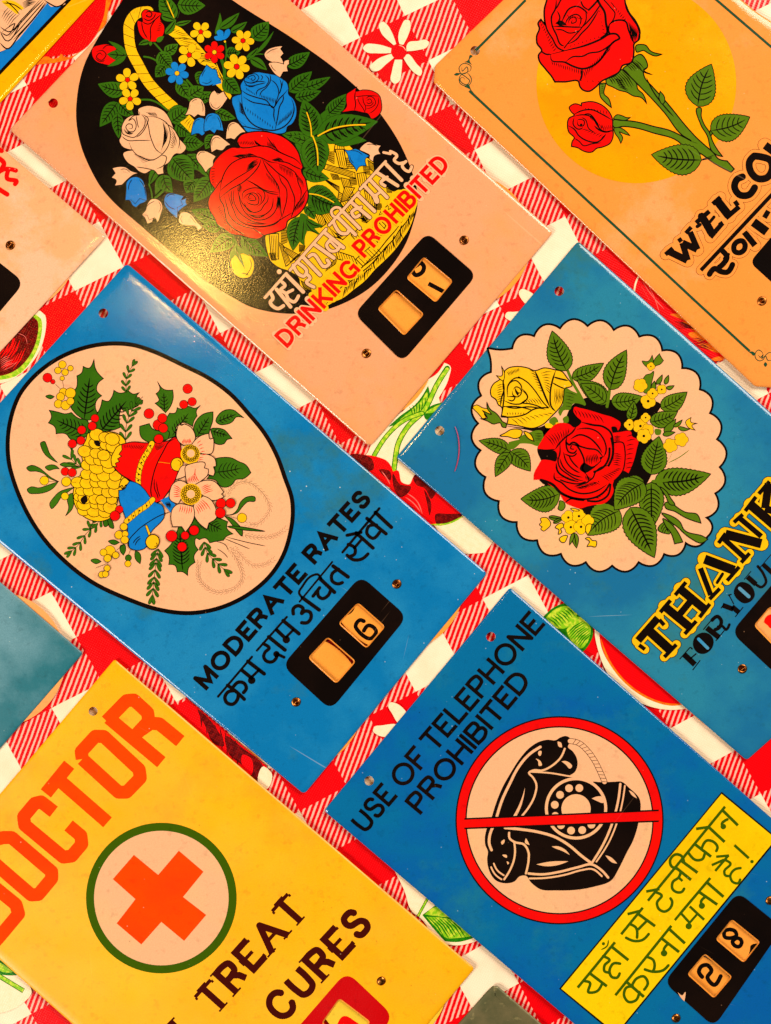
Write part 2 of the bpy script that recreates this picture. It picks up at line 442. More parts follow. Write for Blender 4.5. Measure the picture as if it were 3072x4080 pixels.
def round_poly(corners, r, n=6):
    """polygon with rounded corners; corner = (x, y[, radius])"""
    out = []; N = len(corners)
    for i in range(N):
        p = corners[i]; a = corners[i-1]; b = corners[(i+1) % N]; rr = p[2] if len(p) > 2 else r
        d1 = norm2(a[0]-p[0], a[1]-p[1]); d2 = norm2(b[0]-p[0], b[1]-p[1])
        s = (p[0]+d1[0]*rr, p[1]+d1[1]*rr); e = (p[0]+d2[0]*rr, p[1]+d2[1]*rr)
        for q in range(n+1):
            t = q/n; out.append(((1-t)**2*s[0]+2*t*(1-t)*p[0]+t*t*e[0], (1-t)**2*s[1]+2*t*(1-t)*p[1]+t*t*e[1]))
    return out
SPLIT = {'holly_berry': 'b', 'needle_sprig': 'nOv', 'leaf': 'VvFf', 'holly_leaf': 'O', 'blossom': 'wO', 'yellow_bud': 'OFf', 'rope_band': 'R'}
def draw(txt, parent, z0, org, holes=()):
    """turn an art text into printed parts of `parent`; returns the height reached"""
    ox = oy = 0; k = 1.0; ly = None; name = None; z = z0
    group = []; gw = 30; gb = False; lastpoly = None
    def flush():
        nonlocal ly, z
        if ly and ly.f: make_flat(name, ly, parent, org)
        ly = None
    def X(p): return (ox+p[0]*k, oy+p[1]*k)
    def parse(toks):
        r = []
        for t in toks:
            cor = t.endswith('!'); a, b = t.rstrip('!').split(',')
            q = X((float(a), float(b))); r.append((q[0], q[1], cor))
        return r
    def P2(t):
        a, b = t.split(','); return X((float(a), float(b)))
    for line in txt.strip().split('\n'):
        T = line.split()
        if not T: continue
        c = T[0]
        if c == 'A':
            ox, oy = float(T[1]), float(T[2]); k = float(T[3])/(float(T[4]) if len(T) > 4 else 1666.0)
            if float(T[3]) == 3072: ox = oy = 0; k = 3072/1666.0
            if float(T[3]) == 1666: k = 1.0
            continue
        if c == '@':
            flush(); name = T[1]; ly = Layer(z0); continue
        col = None
        if name in SPLIT and c.split(':')[0] in SPLIT[name] and ly and ly.f:
            flush(); ly = Layer(z0)
        if ':' in c: c, col = c.split(':')
        if c in 'Ff':
            p = parse(T[2:]); pts = catmull(p, True) if c == 'F' else [(a, b) for a, b, _ in p]
            ly.poly(T[1], pts, holes if name == 'number_plate' and T[1] in 'KX' else ()); lastpoly = pts
        elif c == 'p':
            raw = [P2(t) for t in T[3:]]
            ly.poly(T[1], round_poly(raw, float(T[2])*k), holes if name == 'number_plate' else ())
        elif c == 'B':
            w = float(T[1])*k*1.5; n = int(T[2]); a, b, d, e = [P2(t) for t in T[3:7]]
            ly.poly('Y', [a, b, e, d]); ly.ribbon('K', w*1.3, [a, b, e, d], closed=True)
            for i in range(1, n-1):
                t = i/(n-1); g = .12
                p = (a[0]+(d[0]-a[0])*t, a[1]+(d[1]-a[1])*t); q = (b[0]+(e[0]-b[0])*t, b[1]+(e[1]-b[1])*t)
                ly.ribbon('K', w*.9, [(p[0]+(q[0]-p[0])*.06, p[1]+(q[1]-p[1])*.06), (q[0]-(q[0]-p[0])*.06, q[1]-(q[1]-p[1])*.06)])
        elif c == 'O':
            w = float(T[1])*k; pts = catmull(parse(T[3:]), True)
            ly.poly(T[2], pts); ly.ribbon('K', w*1.55, pts, closed=True)
        elif c == 'I':
            w = float(T[2])*k; n = len(lastpoly); q = []
            for i in range(n):
                a, b = lastpoly[i-1], lastpoly[(i+1) % n]; d = norm2(b[0]-a[0], b[1]-a[1]); q.append((d[1], -d[0]))
            ar = sum(lastpoly[i-1][0]*lastpoly[i][1]-lastpoly[i][0]*lastpoly[i-1][1] for i in range(n))
            sg = -1 if ar > 0 else 1
            ly.poly(T[1], [(p[0]+sg*m[0]*w, p[1]+sg*m[1]*w) for p, m in zip(lastpoly, q)])
        elif c == 'L':
            w = float(T[1])*k; pts = catmull(parse(T[2:]), False)
            big = float(T[1]) > 12
            if not big and not col: w *= INKW
            ly.ribbon(col or 'K', w, pts, taper=not big, cap='r' if big else None)
        elif c == 'l':
            p = parse(T[2:]); ly.ribbon(col or 'K', float(T[1])*k, [(a, b) for a, b, _ in p])
        elif c == 'H':
            w = float(T[1])*k*INKW; n = int(T[2]); a, b, d, e = [P2(t) for t in T[3:7]]
            for i in range(n):
                t = i/(n-1) if n > 1 else 0
                j = 1+0.25*(rnd.random()-.5)
                p = (a[0]+(d[0]-a[0])*t, a[1]+(d[1]-a[1])*t); q = (b[0]+(e[0]-b[0])*t, b[1]+(e[1]-b[1])*t)
                q = (p[0]+(q[0]-p[0])*j, p[1]+(q[1]-p[1])*j)
                m = ((p[0]+q[0])/2+(q[1]-p[1])*.06, (p[1]+q[1])/2-(q[0]-p[0])*.06)
                ly.ribbon(col or 'K', w, [p, m, q], taper=True, nobump=True)
        elif c == 'X':
            n = int(T[1]); a, b, d, e = [P2(t) for t in T[2:6]]
            for i in range(n):
                t = i/(n-1)
                ly.ribbon('K', 2.2, [(a[0]+(b[0]-a[0])*t, a[1]+(b[1]-a[1])*t), (e[0]+(d[0]-e[0])*t, e[1]+(d[1]-e[1])*t)])
                ly.ribbon('K', 2.2, [(a[0]+(e[0]-a[0])*t, a[1]+(e[1]-a[1])*t), (b[0]+(d[0]-b[0])*t, b[1]+(d[1]-b[1])*t)])
        elif c in 'Vv' and len(T) >= 6:
            b, t_ = P2(T[2]), P2(T[3]); w = float(T[4])*k; bend = float(T[5])*k; nv = int(T[6])
            if c == 'v': 
                sh, mid, nr, u, L = leaf_shape(*b, *t_, w, bend, 0.07 if w > 20 else 0, 26)
                ly.ribbon('K', max(4.2, 7*k), sh, closed=True)
                ly.poly(T[1], sh); veins(ly, mid, nr, u, L, w, nv, k, bend)
                ly.ribbon('K', 2.4, sh, closed=True)
            else:
                sh, mid, nr, u, L = leaf_shape(*b, *t_, w, bend, 0.03, 18)
                ly.ribbon('K', 2.2, sh, closed=True)
                ly.poly(T[1], sh); veins(ly, mid, nr, u, L, w, nv, k, bend)
        elif c == 'J':
            b, t_ = P2(T[1]), P2(T[2]); w = float(T[3])*k*.8
            sh, mid, nr, u, L = leaf_shape(*b, *t_, w, float(T[4])*k, 0)
            veins(ly, mid, nr, u, L, w, int(T[5]), k, 0)
        elif c in ('C', 'c'):
            p = P2(T[2]); ly.disc(T[1], p[0], p[1], float(T[3])*k)
        elif c == 'b':
            p = P2(T[2]); r = float(T[3])*k; ly.disc('K', p[0], p[1], r+1.6); ly.disc(T[1], p[0], p[1], r-.6)
        elif c == 'W':
            p = P2(T[2]); r = float(T[3])*k; n = int(T[4]); rot = math.radians(float(T[5]))
            for i in range(n):
                a = rot+2*math.pi*i/n; ca, sa = math.cos(a), math.sin(a)
                pts = []
                for q in range(14):
                    th = 2*math.pi*q/14; lx = r*.6+r*.42*math.cos(th); lw = r*.30*math.sin(th)*(1+.18*math.cos(th))*(6/n)**.5
                    pts.append((p[0]+ca*lx-sa*lw, p[1]+sa*lx+ca*lw))
                ly.ribbon('K', 1.6, pts, closed=True); ly.poly(T[1], pts)
            ly.disc('K', p[0], p[1], r*.24); ly.disc(T[6], p[0], p[1], r*.19)
        elif c == 'w':
            p = P2(T[2]); r = float(T[3])*k; n = int(T[4]); rot = math.radians(float(T[5]))
            pts = []
            for q in range(48):
                a = 2*math.pi*q/48; rr = r*(.80+.20*abs(math.cos((a-rot)*n/2))**.7*1.1)
                pts.append((p[0]+rr*math.cos(a), p[1]+rr*math.sin(a)))
            ly.ribbon('K', 3, pts, closed=True); ly.poly(T[1], pts)
            if len(T) < 7: ly.disc('K', p[0], p[1], r*.19)
        elif c == 'R':
            col_, w, step = T[1], float(T[2])*k, float(T[3])*k
            path = catmull(parse(T[4:]), False)
            ly.ribbon('K', w+3, path, cap='r'); ly.ribbon(col_, w-1, path, cap='r')
            acc = 0
            for i in range(1, len(path)):
                d = math.hypot(path[i][0]-path[i-1][0], path[i][1]-path[i-1][1]); acc += d
                if acc >= step:
                    acc = 0; dd = norm2(path[i][0]-path[i-1][0], path[i][1]-path[i-1][1]); p = path[i]
                    n_ = (-dd[1], dd[0]); h = w/2
                    ly.ribbon('K', 2.0, catmull([(p[0]+n_[0]*h-dd[0]*h*.5, p[1]+n_[1]*h-dd[1]*h*.5, 0), (p[0], p[1], 0),
                              (p[0]-n_[0]*h+dd[0]*h*.5, p[1]-n_[1]*h+dd[1]*h*.5, 0)], False))
                    if w > 30:
                        for q in range(3):
                            e = (q+1)*.22
                            a0 = (p[0]+n_[0]*h*.9+dd[0]*step*e*.9, p[1]+n_[1]*h*.9+dd[1]*step*e*.9)
                            ly.ribbon('K', 1.5, [a0, (a0[0]-n_[0]*h*.8, a0[1]-n_[1]*h*.8)], taper=True)
        elif c == 'Q':
            w = float(T[2]); P = parse(T[3:]); P = [(a, b, cc) for a, b, cc in P]; n = len(P); pts = []
            cx = sum(p[0] for p in P)/n; cy = sum(p[1] for p in P)/n
            for i in range(n):
                a, b = P[i], P[(i+1) % n]; dx, dy = b[0]-a[0], b[1]-a[1]; L = math.hypot(dx, dy)
                nx, ny = dy/L, -dx/L
                if (nx*((a[0]+b[0])/2-cx)+ny*((a[1]+b[1])/2-cy)) < 0: nx, ny = -nx, -ny
                special = (a[2] and i in (0, n-1))
                bl = -0.06 if special else 0.30
                for q in range(9):
                    t = q/9; o = bl*L*math.sin(math.pi*t)**.8 if bl > 0 else bl*L*math.sin(math.pi*t)
                    pts.append((a[0]+dx*t+nx*o, a[1]+dy*t+ny*o))
            ly.ribbon('K', w*2, pts, closed=True); ly.poly(T[1], pts)
            ly.ribbon('K', w*.6, pts, closed=True)
        elif c == 'Y':
            pr = [P2(t) for t in T[5:-2]]; rows = []
            for i in range(0, len(pr)-2, 2):
                for t in (0, .5):
                    rows.append(tuple(tuple(pr[i+j][a]+(pr[i+2+j][a]-pr[i+j][a])*t for a in (0, 1)) for j in (0, 1)))
            rows.append((pr[-2], pr[-1]))
            for ri, (a, b) in enumerate(rows[::-1]):
                L = math.hypot(b[0]-a[0], b[1]-a[1]); n = max(2, int(L/(88*k))); u = norm2(b[0]-a[0], b[1]-a[1]); v = (-u[1], u[0])
                for i in range(n):
                    t = (i+.5+(.25 if ri % 2 else -.25)+(rnd.random()-.5)*.3)/n; cx, cy = a[0]+(b[0]-a[0])*t+(rnd.random()-.5)*8, a[1]+(b[1]-a[1])*t+(rnd.random()-.5)*8
                    r = L/n*(.62+.22*rnd.random()); pts = []
                    for q in range(12):
                        th = 2*math.pi*q/12; pts.append((cx+u[0]*r*math.cos(th)+v[0]*r*.85*math.sin(th), cy+u[1]*r*math.cos(th)+v[1]*r*.85*math.sin(th)))
                    ly.poly(T[1], pts); ly.ribbon('K', 2.6, pts, closed=True)
                    for q in (-.5, -.25, 0, .25, .5):
                        ly.ribbon('K', 1.8, [(cx+u[0]*r*q-v[0]*r*.55, cy+u[1]*r*q-v[1]*r*.55), (cx+u[0]*r*q*.6+v[0]*r*.1, cy+u[1]*r*q*.6+v[1]*r*.1)], taper=True)
        elif c == 'e':
            lw, ln, n = float(T[1])*k, float(T[2])*k, int(T[3]); path = catmull(parse(T[4:]), False, 10)
            for i in range(n):
                f = i/(n-1)*(len(path)-2); j = int(f); p = path[j]; d = norm2(path[j+1][0]-p[0], path[j+1][1]-p[1])
                for sg in (1, -1):
                    a = math.atan2(d[1], d[0])+sg*.5; s0 = 7*k
                    q = (p[0]-d[1]*sg*s0, p[1]+d[0]*sg*s0)
                    ly.ribbon('K', 3.6, [q, (q[0]+math.cos(a)*ln, q[1]+math.sin(a)*ln)], taper=True)
            ly.ribbon('K', 1.2, path[3:-3])
        elif c == 'n':
            ln, w, n = float(T[3])*k, float(T[4])*k, int(T[5]); path = catmull(parse(T[6:]), False, 10)
            ly.ribbon('K', 2.2, path)
            for i in range(n):
                f = i/max(1, n-1)*(len(path)-2); j = int(f); p = path[j]; d = norm2(path[j+1][0]-p[0], path[j+1][1]-p[1])
                sgs = (1, -1) if i < n-1 else (1, -1)
                for sg in sgs:
                    a = math.atan2(d[1], d[0])+sg*(.62 if i < n-1 else .25)
                    ca, sa = math.cos(a), math.sin(a); sh = []
                    for q in range(12):
                        th = 2*math.pi*q/12; lx = ln*(.52+.48*math.cos(th)); lw = w*.5*math.sin(th)*(.62+.38*math.cos(th))
                        sh.append((p[0]+ca*lx-sa*lw, p[1]+sa*lx+ca*lw))
                    ly.ribbon('K', 3, sh, closed=True); ly.poly('G', sh)
        elif c == 'k':
            n = int(T[2]); p = P2(T[3]); r1, r2, rr = [float(t)*k for t in T[4:7]]
            for (r, m) in ((r1, n), (r2, n+5)):
                for i in range(m):
                    a = 2*math.pi*i/m; q = (p[0]+r*math.cos(a), p[1]+r*math.sin(a)); s = rr*.42
                    ly.ribbon('K', 2.4, [(q[0]+s*math.cos(b), q[1]+s*math.sin(b)) for b in (0, 1.05, 2.1, 3.14, 4.2, 5.2)], closed=True)
        elif c == 'T':
            w = float(T[2])*k
            if k == 1.0 and len(T) > 8: pass
            q = T[3:]
            if q[0] == 'A': q = q[1:]
            a, b, h = P2(q[0]), P2(q[1]), float(q[2])*k
            flags = col or ''
            st = text_strokes(*a, *b, h, w, q[3], 's' in flags)
            if 'h' in flags:
                hal = flags.split('h')[1]
                for hc in sorted(set(hal)): ly.union(hc, [(ww+w*.75, pts, 'r', cl) for ci, ww, pts, cl in st if hal[ci] == hc])
            ly.union(T[1], [(ww, pts, None, cl) for ci, ww, pts, cl in st])
        elif c == 'S': group = []; gw = float(T[1]); gb = len(T) > 2
        elif c == 's':
            w = gw
            if ':' in T: w = float(T[T.index(':')+1]); T = T[:T.index(':')]
            p = parse(T[1:])
            pts = [(a, b) for a, b, _ in p] if (len(p) == 2 or gb) else catmull(p, False)
            group.append((w*k, pts))
        elif c == 'M':
            for i in range(1, len(T), 2):
                g = float(T[i+1])*k
                ly.union(T[i], [(w+g, pts, 'j' if gb else (None if len(pts) == 2 and g == 0 and w > 40*k else 'r'), False) for w, pts in group])
    flush()
    return z

def make_flat(name, ly, parent, org):
    me = bpy.data.meshes.new(name)
    me.from_pydata([(v[0]-org[0], v[1]-org[1], v[2]-org[2]) for v in ly.v], [], ly.f)
    for c in ly.mats: me.materials.append(INK[c] if not parent.get('cloth') else (CLOTHINK[c] if c in CLOTHINK else INK[c]))
    me.polygons.foreach_set('material_index', ly.m)
    me.update()
    # every printed face looks up
    bm = bmesh.new(); bm.from_mesh(me)
    for f in bm.faces:
        if f.normal.z < 0: f.normal_flip()
    bm.to_mesh(me); bm.free()
    o = bpy.data.objects.new(name, me); COL.objects.link(o); o.parent = parent
    return o
ART = {
'cloth': '''
A 1300 0 800
@ printed_daisy
F C 440,200 470,180 500,200 545,270 580,365! 560,375! 530,350 450,260
F C 610,370! 600,340 625,210 655,165 690,170 700,210 680,290 640,370!
F C 665,385! 680,355 760,340 830,332 852,350 835,390 760,415 665,425!
F C 640,480! 670,450 750,530 795,590 780,628 740,610 680,545
F C 570,495! 630,495! 625,580 600,680 570,695 538,670 545,590
F C 545,445! 560,480! 500,530 420,590 385,590 360,560 400,510
F C 540,400! 535,440! 420,442 330,430 305,400 330,368 400,365
C R 603,430 64
L:C 4 600,376 640,390 660,420
A 1400 700 800
@ printed_daisy
F C 1395,955 1415,940 1455,950 1560,1060 1520,1110 1440,1060
F C 1275,1170 1290,1135 1340,1130 1480,1140 1440,1200 1310,1200
A 1250 2300 800
@ printed_daisy
F C 620,1065 635,1040 680,1045 780,1180 720,1220 650,1130
F C 492,1275 505,1240 560,1230 700,1232 680,1300 520,1303
A 1300 1400 700 952
@ printed_cherries
F C 640,62! 672,80 665,140 610,250! 620,290 640,380 500,560 500,640 700,850 760,900 920,1010! 860,1090! 690,1080 590,950 480,840 340,760 140,590! 215,560 250,490 350,380 420,320 540,160 600,120
F G 552,185! 562,250 545,310 520,335! 430,380 335,410! 400,350 480,290 520,240
F g 545,220 550,270 525,325 470,350 400,375 470,310 520,260
F G 525,335! 560,300 640,275! 600,330 540,370
F g 530,335! 570,310 620,285! 580,330
H:G 4 6 540,250 520,330 450,300 470,350
L:G 30 655,92 600,180 530,320 440,410 390,500 372,600 357,740
L:g 20 655,97 600,180 530,320 440,410 390,500 372,600 357,740
L:G 26 520,335 420,375 330,455 270,545 230,625
L:g 17 520,335 420,375 330,455 270,545 230,625
F R 130,560 200,560 280,573 330,595 350,620 357,740 280,700 150,600
F M 130,560 200,560 245,580 255,640 215,650
F M 285,640 345,650 350,700 330,690
F R 362,650! 385,645 410,710 450,720 472,680 490,660 600,750 740,880! 680,925 600,942 560,940 460,840 350,760
F M 472,680 490,660 600,750 570,800 530,740 490,725
F M 590,885 660,880 740,885 680,925 600,940
F M 362,660 400,720 460,735 430,780 400,790 370,750
F M 530,750 570,830 560,890 545,820
L:p 5 300,650 330,690 345,720
L:p 5 440,770 490,810 520,880
L:p 5 430,790 480,830 510,870
L:g 9 565,938 650,935 742,893
A 0 1350 600
@ printed_melon
F C -60,-260 500,-260 480,20 400,200 260,360 60,480 -60,500
F g -60,-220 455,-220 440,40 360,220 200,400 0,455 -60,460
F M -60,-200 415,-200 400,30 320,200 170,350 0,410 -60,410
H:R 12 5 60,60 -20,200 220,20 100,240
H:R 9 6 100,240 0,330 280,100 150,330
H:p 4 6 0,240 90,190 20,330 160,270
L:R 26 150,0 130,80 90,130
L:p 5 200,-60 280,-20 300,60
L:p 5 30,350 120,310 200,250
A 2100 2200 1000 952
@ printed_peach
F C 262,288 330,350 620,590 540,598 450,580 350,520 290,430
F R 272,285! 420,380 610,570 540,578 470,560 390,512 320,435 285,370
L:o 8 280,330 300,390 370,490 470,558 540,578 610,574
F G 62,245! 110,205 150,195 200,230 245,280 250,310 235,350 212,378! 150,330 100,290
F g 72,248! 115,212 150,205 190,235 140,290 105,285
F g 150,295! 195,245 240,285 230,340 208,365 160,325
H:G 3 8 80,250 125,290 150,210 180,240
H:G 3 9 150,310 215,260 200,360 245,310
A 0 0 560 952
@ printed_tomato
F R 260,405! 640,-20 745,-20 700,150! 520,360 430,375 330,385
F o 235,440! 330,385 345,395 400,385 415,365 430,380 560,335! 470,400 400,420 300,432
F o 720,-20! 750,-20 735,60 712,170 660,220! 700,120
A 2272 900 800
@ printed_strawberry
F R 195,240! 330,180! 560,400 1100,900 1290,1085! 1200,1130! 900,880 560,600
F o 830,735 950,740 1010,800 900,765
F o 930,800 1040,840 1060,870 960,830
F o 980,900 1100,890 1130,930 1080,960 1010,930
F o 1060,980 1160,980 1230,1050 1130,1020
F o 1170,1110 1250,1085 1280,1100 1200,1120
L:C 14 572,410 545,470 530,550
H:M 5 6 860,790 1000,830 900,850 1060,860
H:M 5 6 1000,930 1110,950 1050,1000 1180,1040
L:p 6 600,460 680,580 780,690
L:p 5 640,480 700,600 740,720
L:p 4 590,500 660,620
A 1500 3480 700 952
@ printed_leaf
F C 100,-10! 260,110 560,360! 430,390 350,375 230,235 200,215 150,90
l:G 16 280,130 225,232
l:g 9 280,130 225,232
F G 248,225! 320,172! 400,235 530,348! 440,372 370,367! 310,300
F g 262,222! 320,182 400,238! 330,232
F g 270,235! 350,240 420,255 510,340! 440,350 380,350 320,290
H:G 5 7 280,235 370,350 400,250 480,345
A 0 3280 800 952
@ printed_leaf
F C -40,620 20,640 120,740 150,800 100,860 -40,900
F G -40,620 40,665 100,718! 40,722 -40,700
F g -30,650 30,680 60,705 0,700
l:G 24 -20,715 112,795
l:g 16 -20,715 110,793
A 700 2500 700 885
@ printed_berry
F R 60,360! 460,700! 430,800! 0,400
F M 250,545 340,610 440,700 425,790 370,745 330,690 270,640
F M 110,415 200,500 240,600 200,590 150,500
F R 340,640 380,660 375,745 350,730
H:M 6 8 120,430 130,500 300,570 310,700
F C 442,700 485,738 455,815 418,790
''',
'doctor': '''
A 0 2600 800 952
@ doctor_lettering
S 62 b
s 515,310 765,520
s 505,325 600,228 635,225 700,285 705,325 640,395
s 668,368 715,335 755,338 855,420
s 390,505 385,470 452,397 492,398 660,555 665,595 600,662 562,662 390,505
s 217,668 328,532
s 275,600 510,805
s 255,755 195,708 165,715 112,778 117,818 300,970 340,965 388,908 383,868 325,820
M O 0
A 0 3280 800 952
S 62 b
s -60,120 -60,90 15,68 55,68 245,230 245,262 182,338 148,340 -60,160
s -60,275 75,385 88,430 0,535 -40,580
M O 0
@ green_ring
c H 765,355 357
c P 765,355 319
@ red_cross
f O 635,150 750,245 848,130 965,230 868,350 978,435 873,558 765,468 670,575 553,475 642,360 535,265
A 700 3280 800 952
@ verse_lettering
T:s W 31 80,815 520,325 150 TREAT
T:s W 31 400,855 835,385 150 CURES
T:s W 31 -40,950 10,900 140 I
A 1100 3700 600 952
@ number_plate
p X 85 20,760 445,270 745,555 320,1060
''',
'drinking': '''
A 0 0 3072
@ oval_background
F K 307,-60 366,-88 415,-60 515,9 640,88 732,155 791,209 836,265 868,318 888,365 901,410 902,445 893,482 878,524 841,581 802,620 750,652 698,671 630,678 575,672 536,661 506,645 461,618 412,579 353,530 295,480 243,434 217,403 198,370 176,318 165,262 166,215 180,146 219,70 265,0
A 1000 600 800
@ printed_basket
F Y 120,700 150,880 160,905 240,970 320,1000 400,1060 415,1130 500,1170 600,1310! 690,1255 760,1225 850,1155 945,1080 1030,985 1110,910 1200,815 1260,730 1300,670 1340,580 1360,500 1382,440! 1300,350 1225,325 1180,340 1160,330 1120,290 1060,200 1020,150 1010,90 960,60 880,20 790,-60 650,-90 600,130 400,300
B 4 5 620,112 862,182 606,152 866,232
B 4 5 700,-60 690,0 770,-40 790,120
B 4 5 700,-10 735,140 770,-10 800,150
B 4 6 745,225 800,400 815,240 850,370
B 4 5 880,190 905,330 950,180 970,300
B 4 5 970,80 985,150 1015,110 1025,180
B 4 5 640,250 730,300 600,235 730,340
B 4 5 730,345 830,400 720,400 800,440
B 4 6 780,300 740,440 860,310 760,470
X 6 640,10 690,10 690,110 640,80
X 6 790,60 840,70 860,150 800,150
X 6 820,220 870,225 880,280 830,290
X 6 930,130 980,130 990,200 940,190
X 6 660,190 720,200 740,240 680,240
B 4 6 150,690 170,900 230,690 230,900
B 4 5 230,760 290,960 270,790 330,930
B 4 5 280,800 420,880 270,830 380,920
X 7 250,640 300,640 300,760 250,780
X 7 150,850 200,850 210,910 170,910
X 7 400,780 450,790 440,830 400,840
B 4 5 530,520 580,640 600,540 620,610
B 4 5 350,900 300,960 430,830 400,870
B 4 6 570,500 640,620 640,500 700,560
B 4 7 740,430 800,520 850,400 880,470
B 4 6 650,640 700,720 760,740 820,690
B 4 6 940,330 960,420 1040,400 1040,480
X 6 1120,290 1160,300 1170,350 1130,350
X 7 1020,440 1080,440 1090,490 1040,490
B 4 6 900,500 900,560 960,600 1000,560
B 4 5 1080,500 1060,540 1200,400 1220,440
X 6 920,540 970,560 960,600 920,590
B 4 8 700,830 720,900 850,880 880,940
B 4 6 830,700 880,760 900,640 950,680
B 4 7 640,960 620,1000 720,880 700,940
B 4 8 415,1080 440,1140 490,1120 500,1165
B 4 8 870,900 930,960 1010,780 1080,850
B 4 8 1000,700 1050,760 1090,560 1130,600
L 5 760,1225 800,1110 850,1065 930,1000 1000,940 1070,860 1120,800 1180,740 1240,650 1290,590 1340,520
L 5 600,1310 700,1180 800,1090 880,1010 960,930 1050,840 1130,740 1200,660 1260,580
L 5 945,1080 950,1010 1005,975
L 5 850,1155 870,1090 900,1040
L 5 1030,985 1020,930 1060,890
L 5 1110,910 1100,850 1140,790
L 5 1200,815 1180,740 1190,700
L 5 1260,730 1240,660 1250,620
L 5 1320,620 1310,560 1320,530
H 4 7 780,1110 770,1200 860,1040 850,1130
H 4 5 870,1050 880,1110 940,1000 930,1060
H 4 5 955,980 965,1050 1010,930 1020,970
H 4 5 1040,890 1045,960 1095,830 1100,890
H 4 5 1115,800 1120,880 1170,750 1180,810
H 4 5 1195,720 1205,800 1230,670 1240,740
H 4 5 1255,640 1260,700 1300,560 1305,640
H 4 4 1320,540 1325,590 1350,500 1345,550
H 4 6 640,1240 700,1180 700,1240 750,1160
A 700 0 600
@ basket_handle
A 0 0 800
R Y 88 70 1230,95 1130,115 1075,190 1070,300 1090,420 1150,540 1230,680 1330,790 1440,890
A 700 0 600
F Y 0,280 60,310 130,380 240,480 310,560 400,680 460,740 520,850 620,1060! 600,1100! 500,990 440,930 400,760 270,700 180,560 50,500 0,440 -80,380! -24,267!
H 4 6 -60,340 -20,300 40,400 140,390
H 4 8 20,440 130,410 180,540 300,560
H 4 6 220,600 330,600 290,680 420,700
H 4 5 380,740 440,740 470,880 510,860
L 5 -80,380 -20,420 60,420 200,440
L 5 50,500 130,510 240,480
L 5 180,560 260,590 320,590
L 5 270,700 340,660 400,680
L 5 380,770 420,760 460,740
L 6 450,700 490,820 620,1060
@ leaf
V G 440,380 490,140 52 20 0
V G 490,310 705,140 95 15 1
V G 610,350 790,240 85 12 1
V G 850,430 1030,240 190 10 4
V G 890,590 1085,345 40 12 0
V G 780,660 915,525 62 8 1
V G 830,650 1010,775 100 -10 1
V G 540,860 722,1035 170 20 4
V G 555,590 715,580 130 0 4
V G 130,1100 395,1015 120 14 4
V G 250,1110 400,1080 90 0 3
V G 440,1230 665,1310 120 12 4
V G 80,1590 315,1590 160 0 5
V G 420,1490 330,1650 130 0 4
V G 120,1220 -120,1330 180 10 5
V G 20,1400 230,1500 130 0 4
V G 290,790 245,930 120 0 3
V G 10,900 150,1060 120 -12 4
V G 20,50 328,62 195 8 5
V G 0,270 175,228 52 6 1
L:G 12 980,600 900,600 790,640
L:G 36 510,670 540,770 535,860
L:G 14 550,470 560,560 550,680
L:G 16 120,890 210,985
L:G 9 262,880 255,975
L:G 12 45,120 20,200
L:Y 10 450,700 490,800 520,850
A 1100 200 600
V G 120,175 375,20 150 12 5
V G 148,460 398,235 165 0 5
V G 300,420 602,295 110 14 4
V G 210,525 500,450 130 14 5
V G 560,720 785,480 170 14 6
V G 640,1020 1002,1000 130 -20 0
V G 480,900 570,650 150 0 0
V G 575,720 600,880 60 0 0
A 800 500 600
f G 1040,200 1160,180 1190,480 1125,450 1080,300
V G 1200,160 890,90 130 0 4
V G 1240,200 1000,120 120 0 3
V G 1130,500 1420,590 150 14 4
A 1100 200 600
V G 400,960 300,540 250 20 6
H 4 9 370,740 330,700 400,900 300,850
H 4 9 380,700 430,690 420,880 470,800
L:Y 13 340,690 380,820 392,960
V G 450,950 1128,790 300 -22 6
H 4 14 600,860 620,780 920,800 950,760
H 4 14 620,920 660,980 950,850 990,880
L:Y 15 465,948 620,870 780,835 985,825
V G 410,950 470,1390 300 0 6
H 4 12 405,1000 350,1020 440,1220 400,1260
H 4 12 440,1000 500,990 480,1220 530,1180
L:Y 14 405,950 450,1080 462,1270
V G 350,1560 700,1700 260 30 5
A 800 500 600
V G 1190,740 1560,900 310 30 6
H 4 12 1230,720 1290,650 1440,790 1480,760
H 4 12 1210,790 1240,870 1420,850 1440,900
L:Y 13 1195,755 1300,770 1400,810 1470,850
V G 1100,1010 1020,1385 190 18 6
F G 1110,970 1180,1000 1180,1150 1150,1250 1150,1330! 1100,1290 1070,1200 1090,1100
L 5 1140,1060 1130,1180 1120,1280
V G 1170,1040 1352,1112 70 26 1
V G 1170,1080 1312,1200 70 24 1
V G 1160,900 1260,1035 110 -14 2
V G 450,1230 745,1445 175 20 6
A 0 0 800
@ leaf
V G 1040,755 812,697 130 -14 5
V G 975,848 828,1052 130 0 5
V G 985,850 1112,968 105 10 4
V G 972,940 985,1148 95 0 4
V G 1365,435 1478,365 90 8 3
V G 1320,435 1435,575 130 8 5
V G 1375,540 1290,640 110 0 4
V G 1480,665 1580,825 110 8 4
V G 1570,800 1690,720 120 0 3
V G 1445,160 1335,-70 140 -10 4
V G 1340,130 1460,170 60 0 1
V G 1372,282 1460,160 55 8 1
V G 1420,1010 1550,895 150 10 4
V G 1460,1030 1590,1120 150 0 4
V G 1520,1180 1680,1190 120 0 4
V G 1660,1570 1600,1490 160 0 2
V G 1550,1290 1666,1420 120 -10 3
L:Y 9 1382,0 1415,80 1445,150
L:G 14 1275,350 1330,410 1380,470
L:G 14 1195,470 1250,480 1320,520
L:G 15 1150,830 1250,830 1390,915
L:G 14 1550,660 1620,740
L:Y 8 1062,715 1062,745
A 400 600 600
V G 640,185 540,380 95 8 1
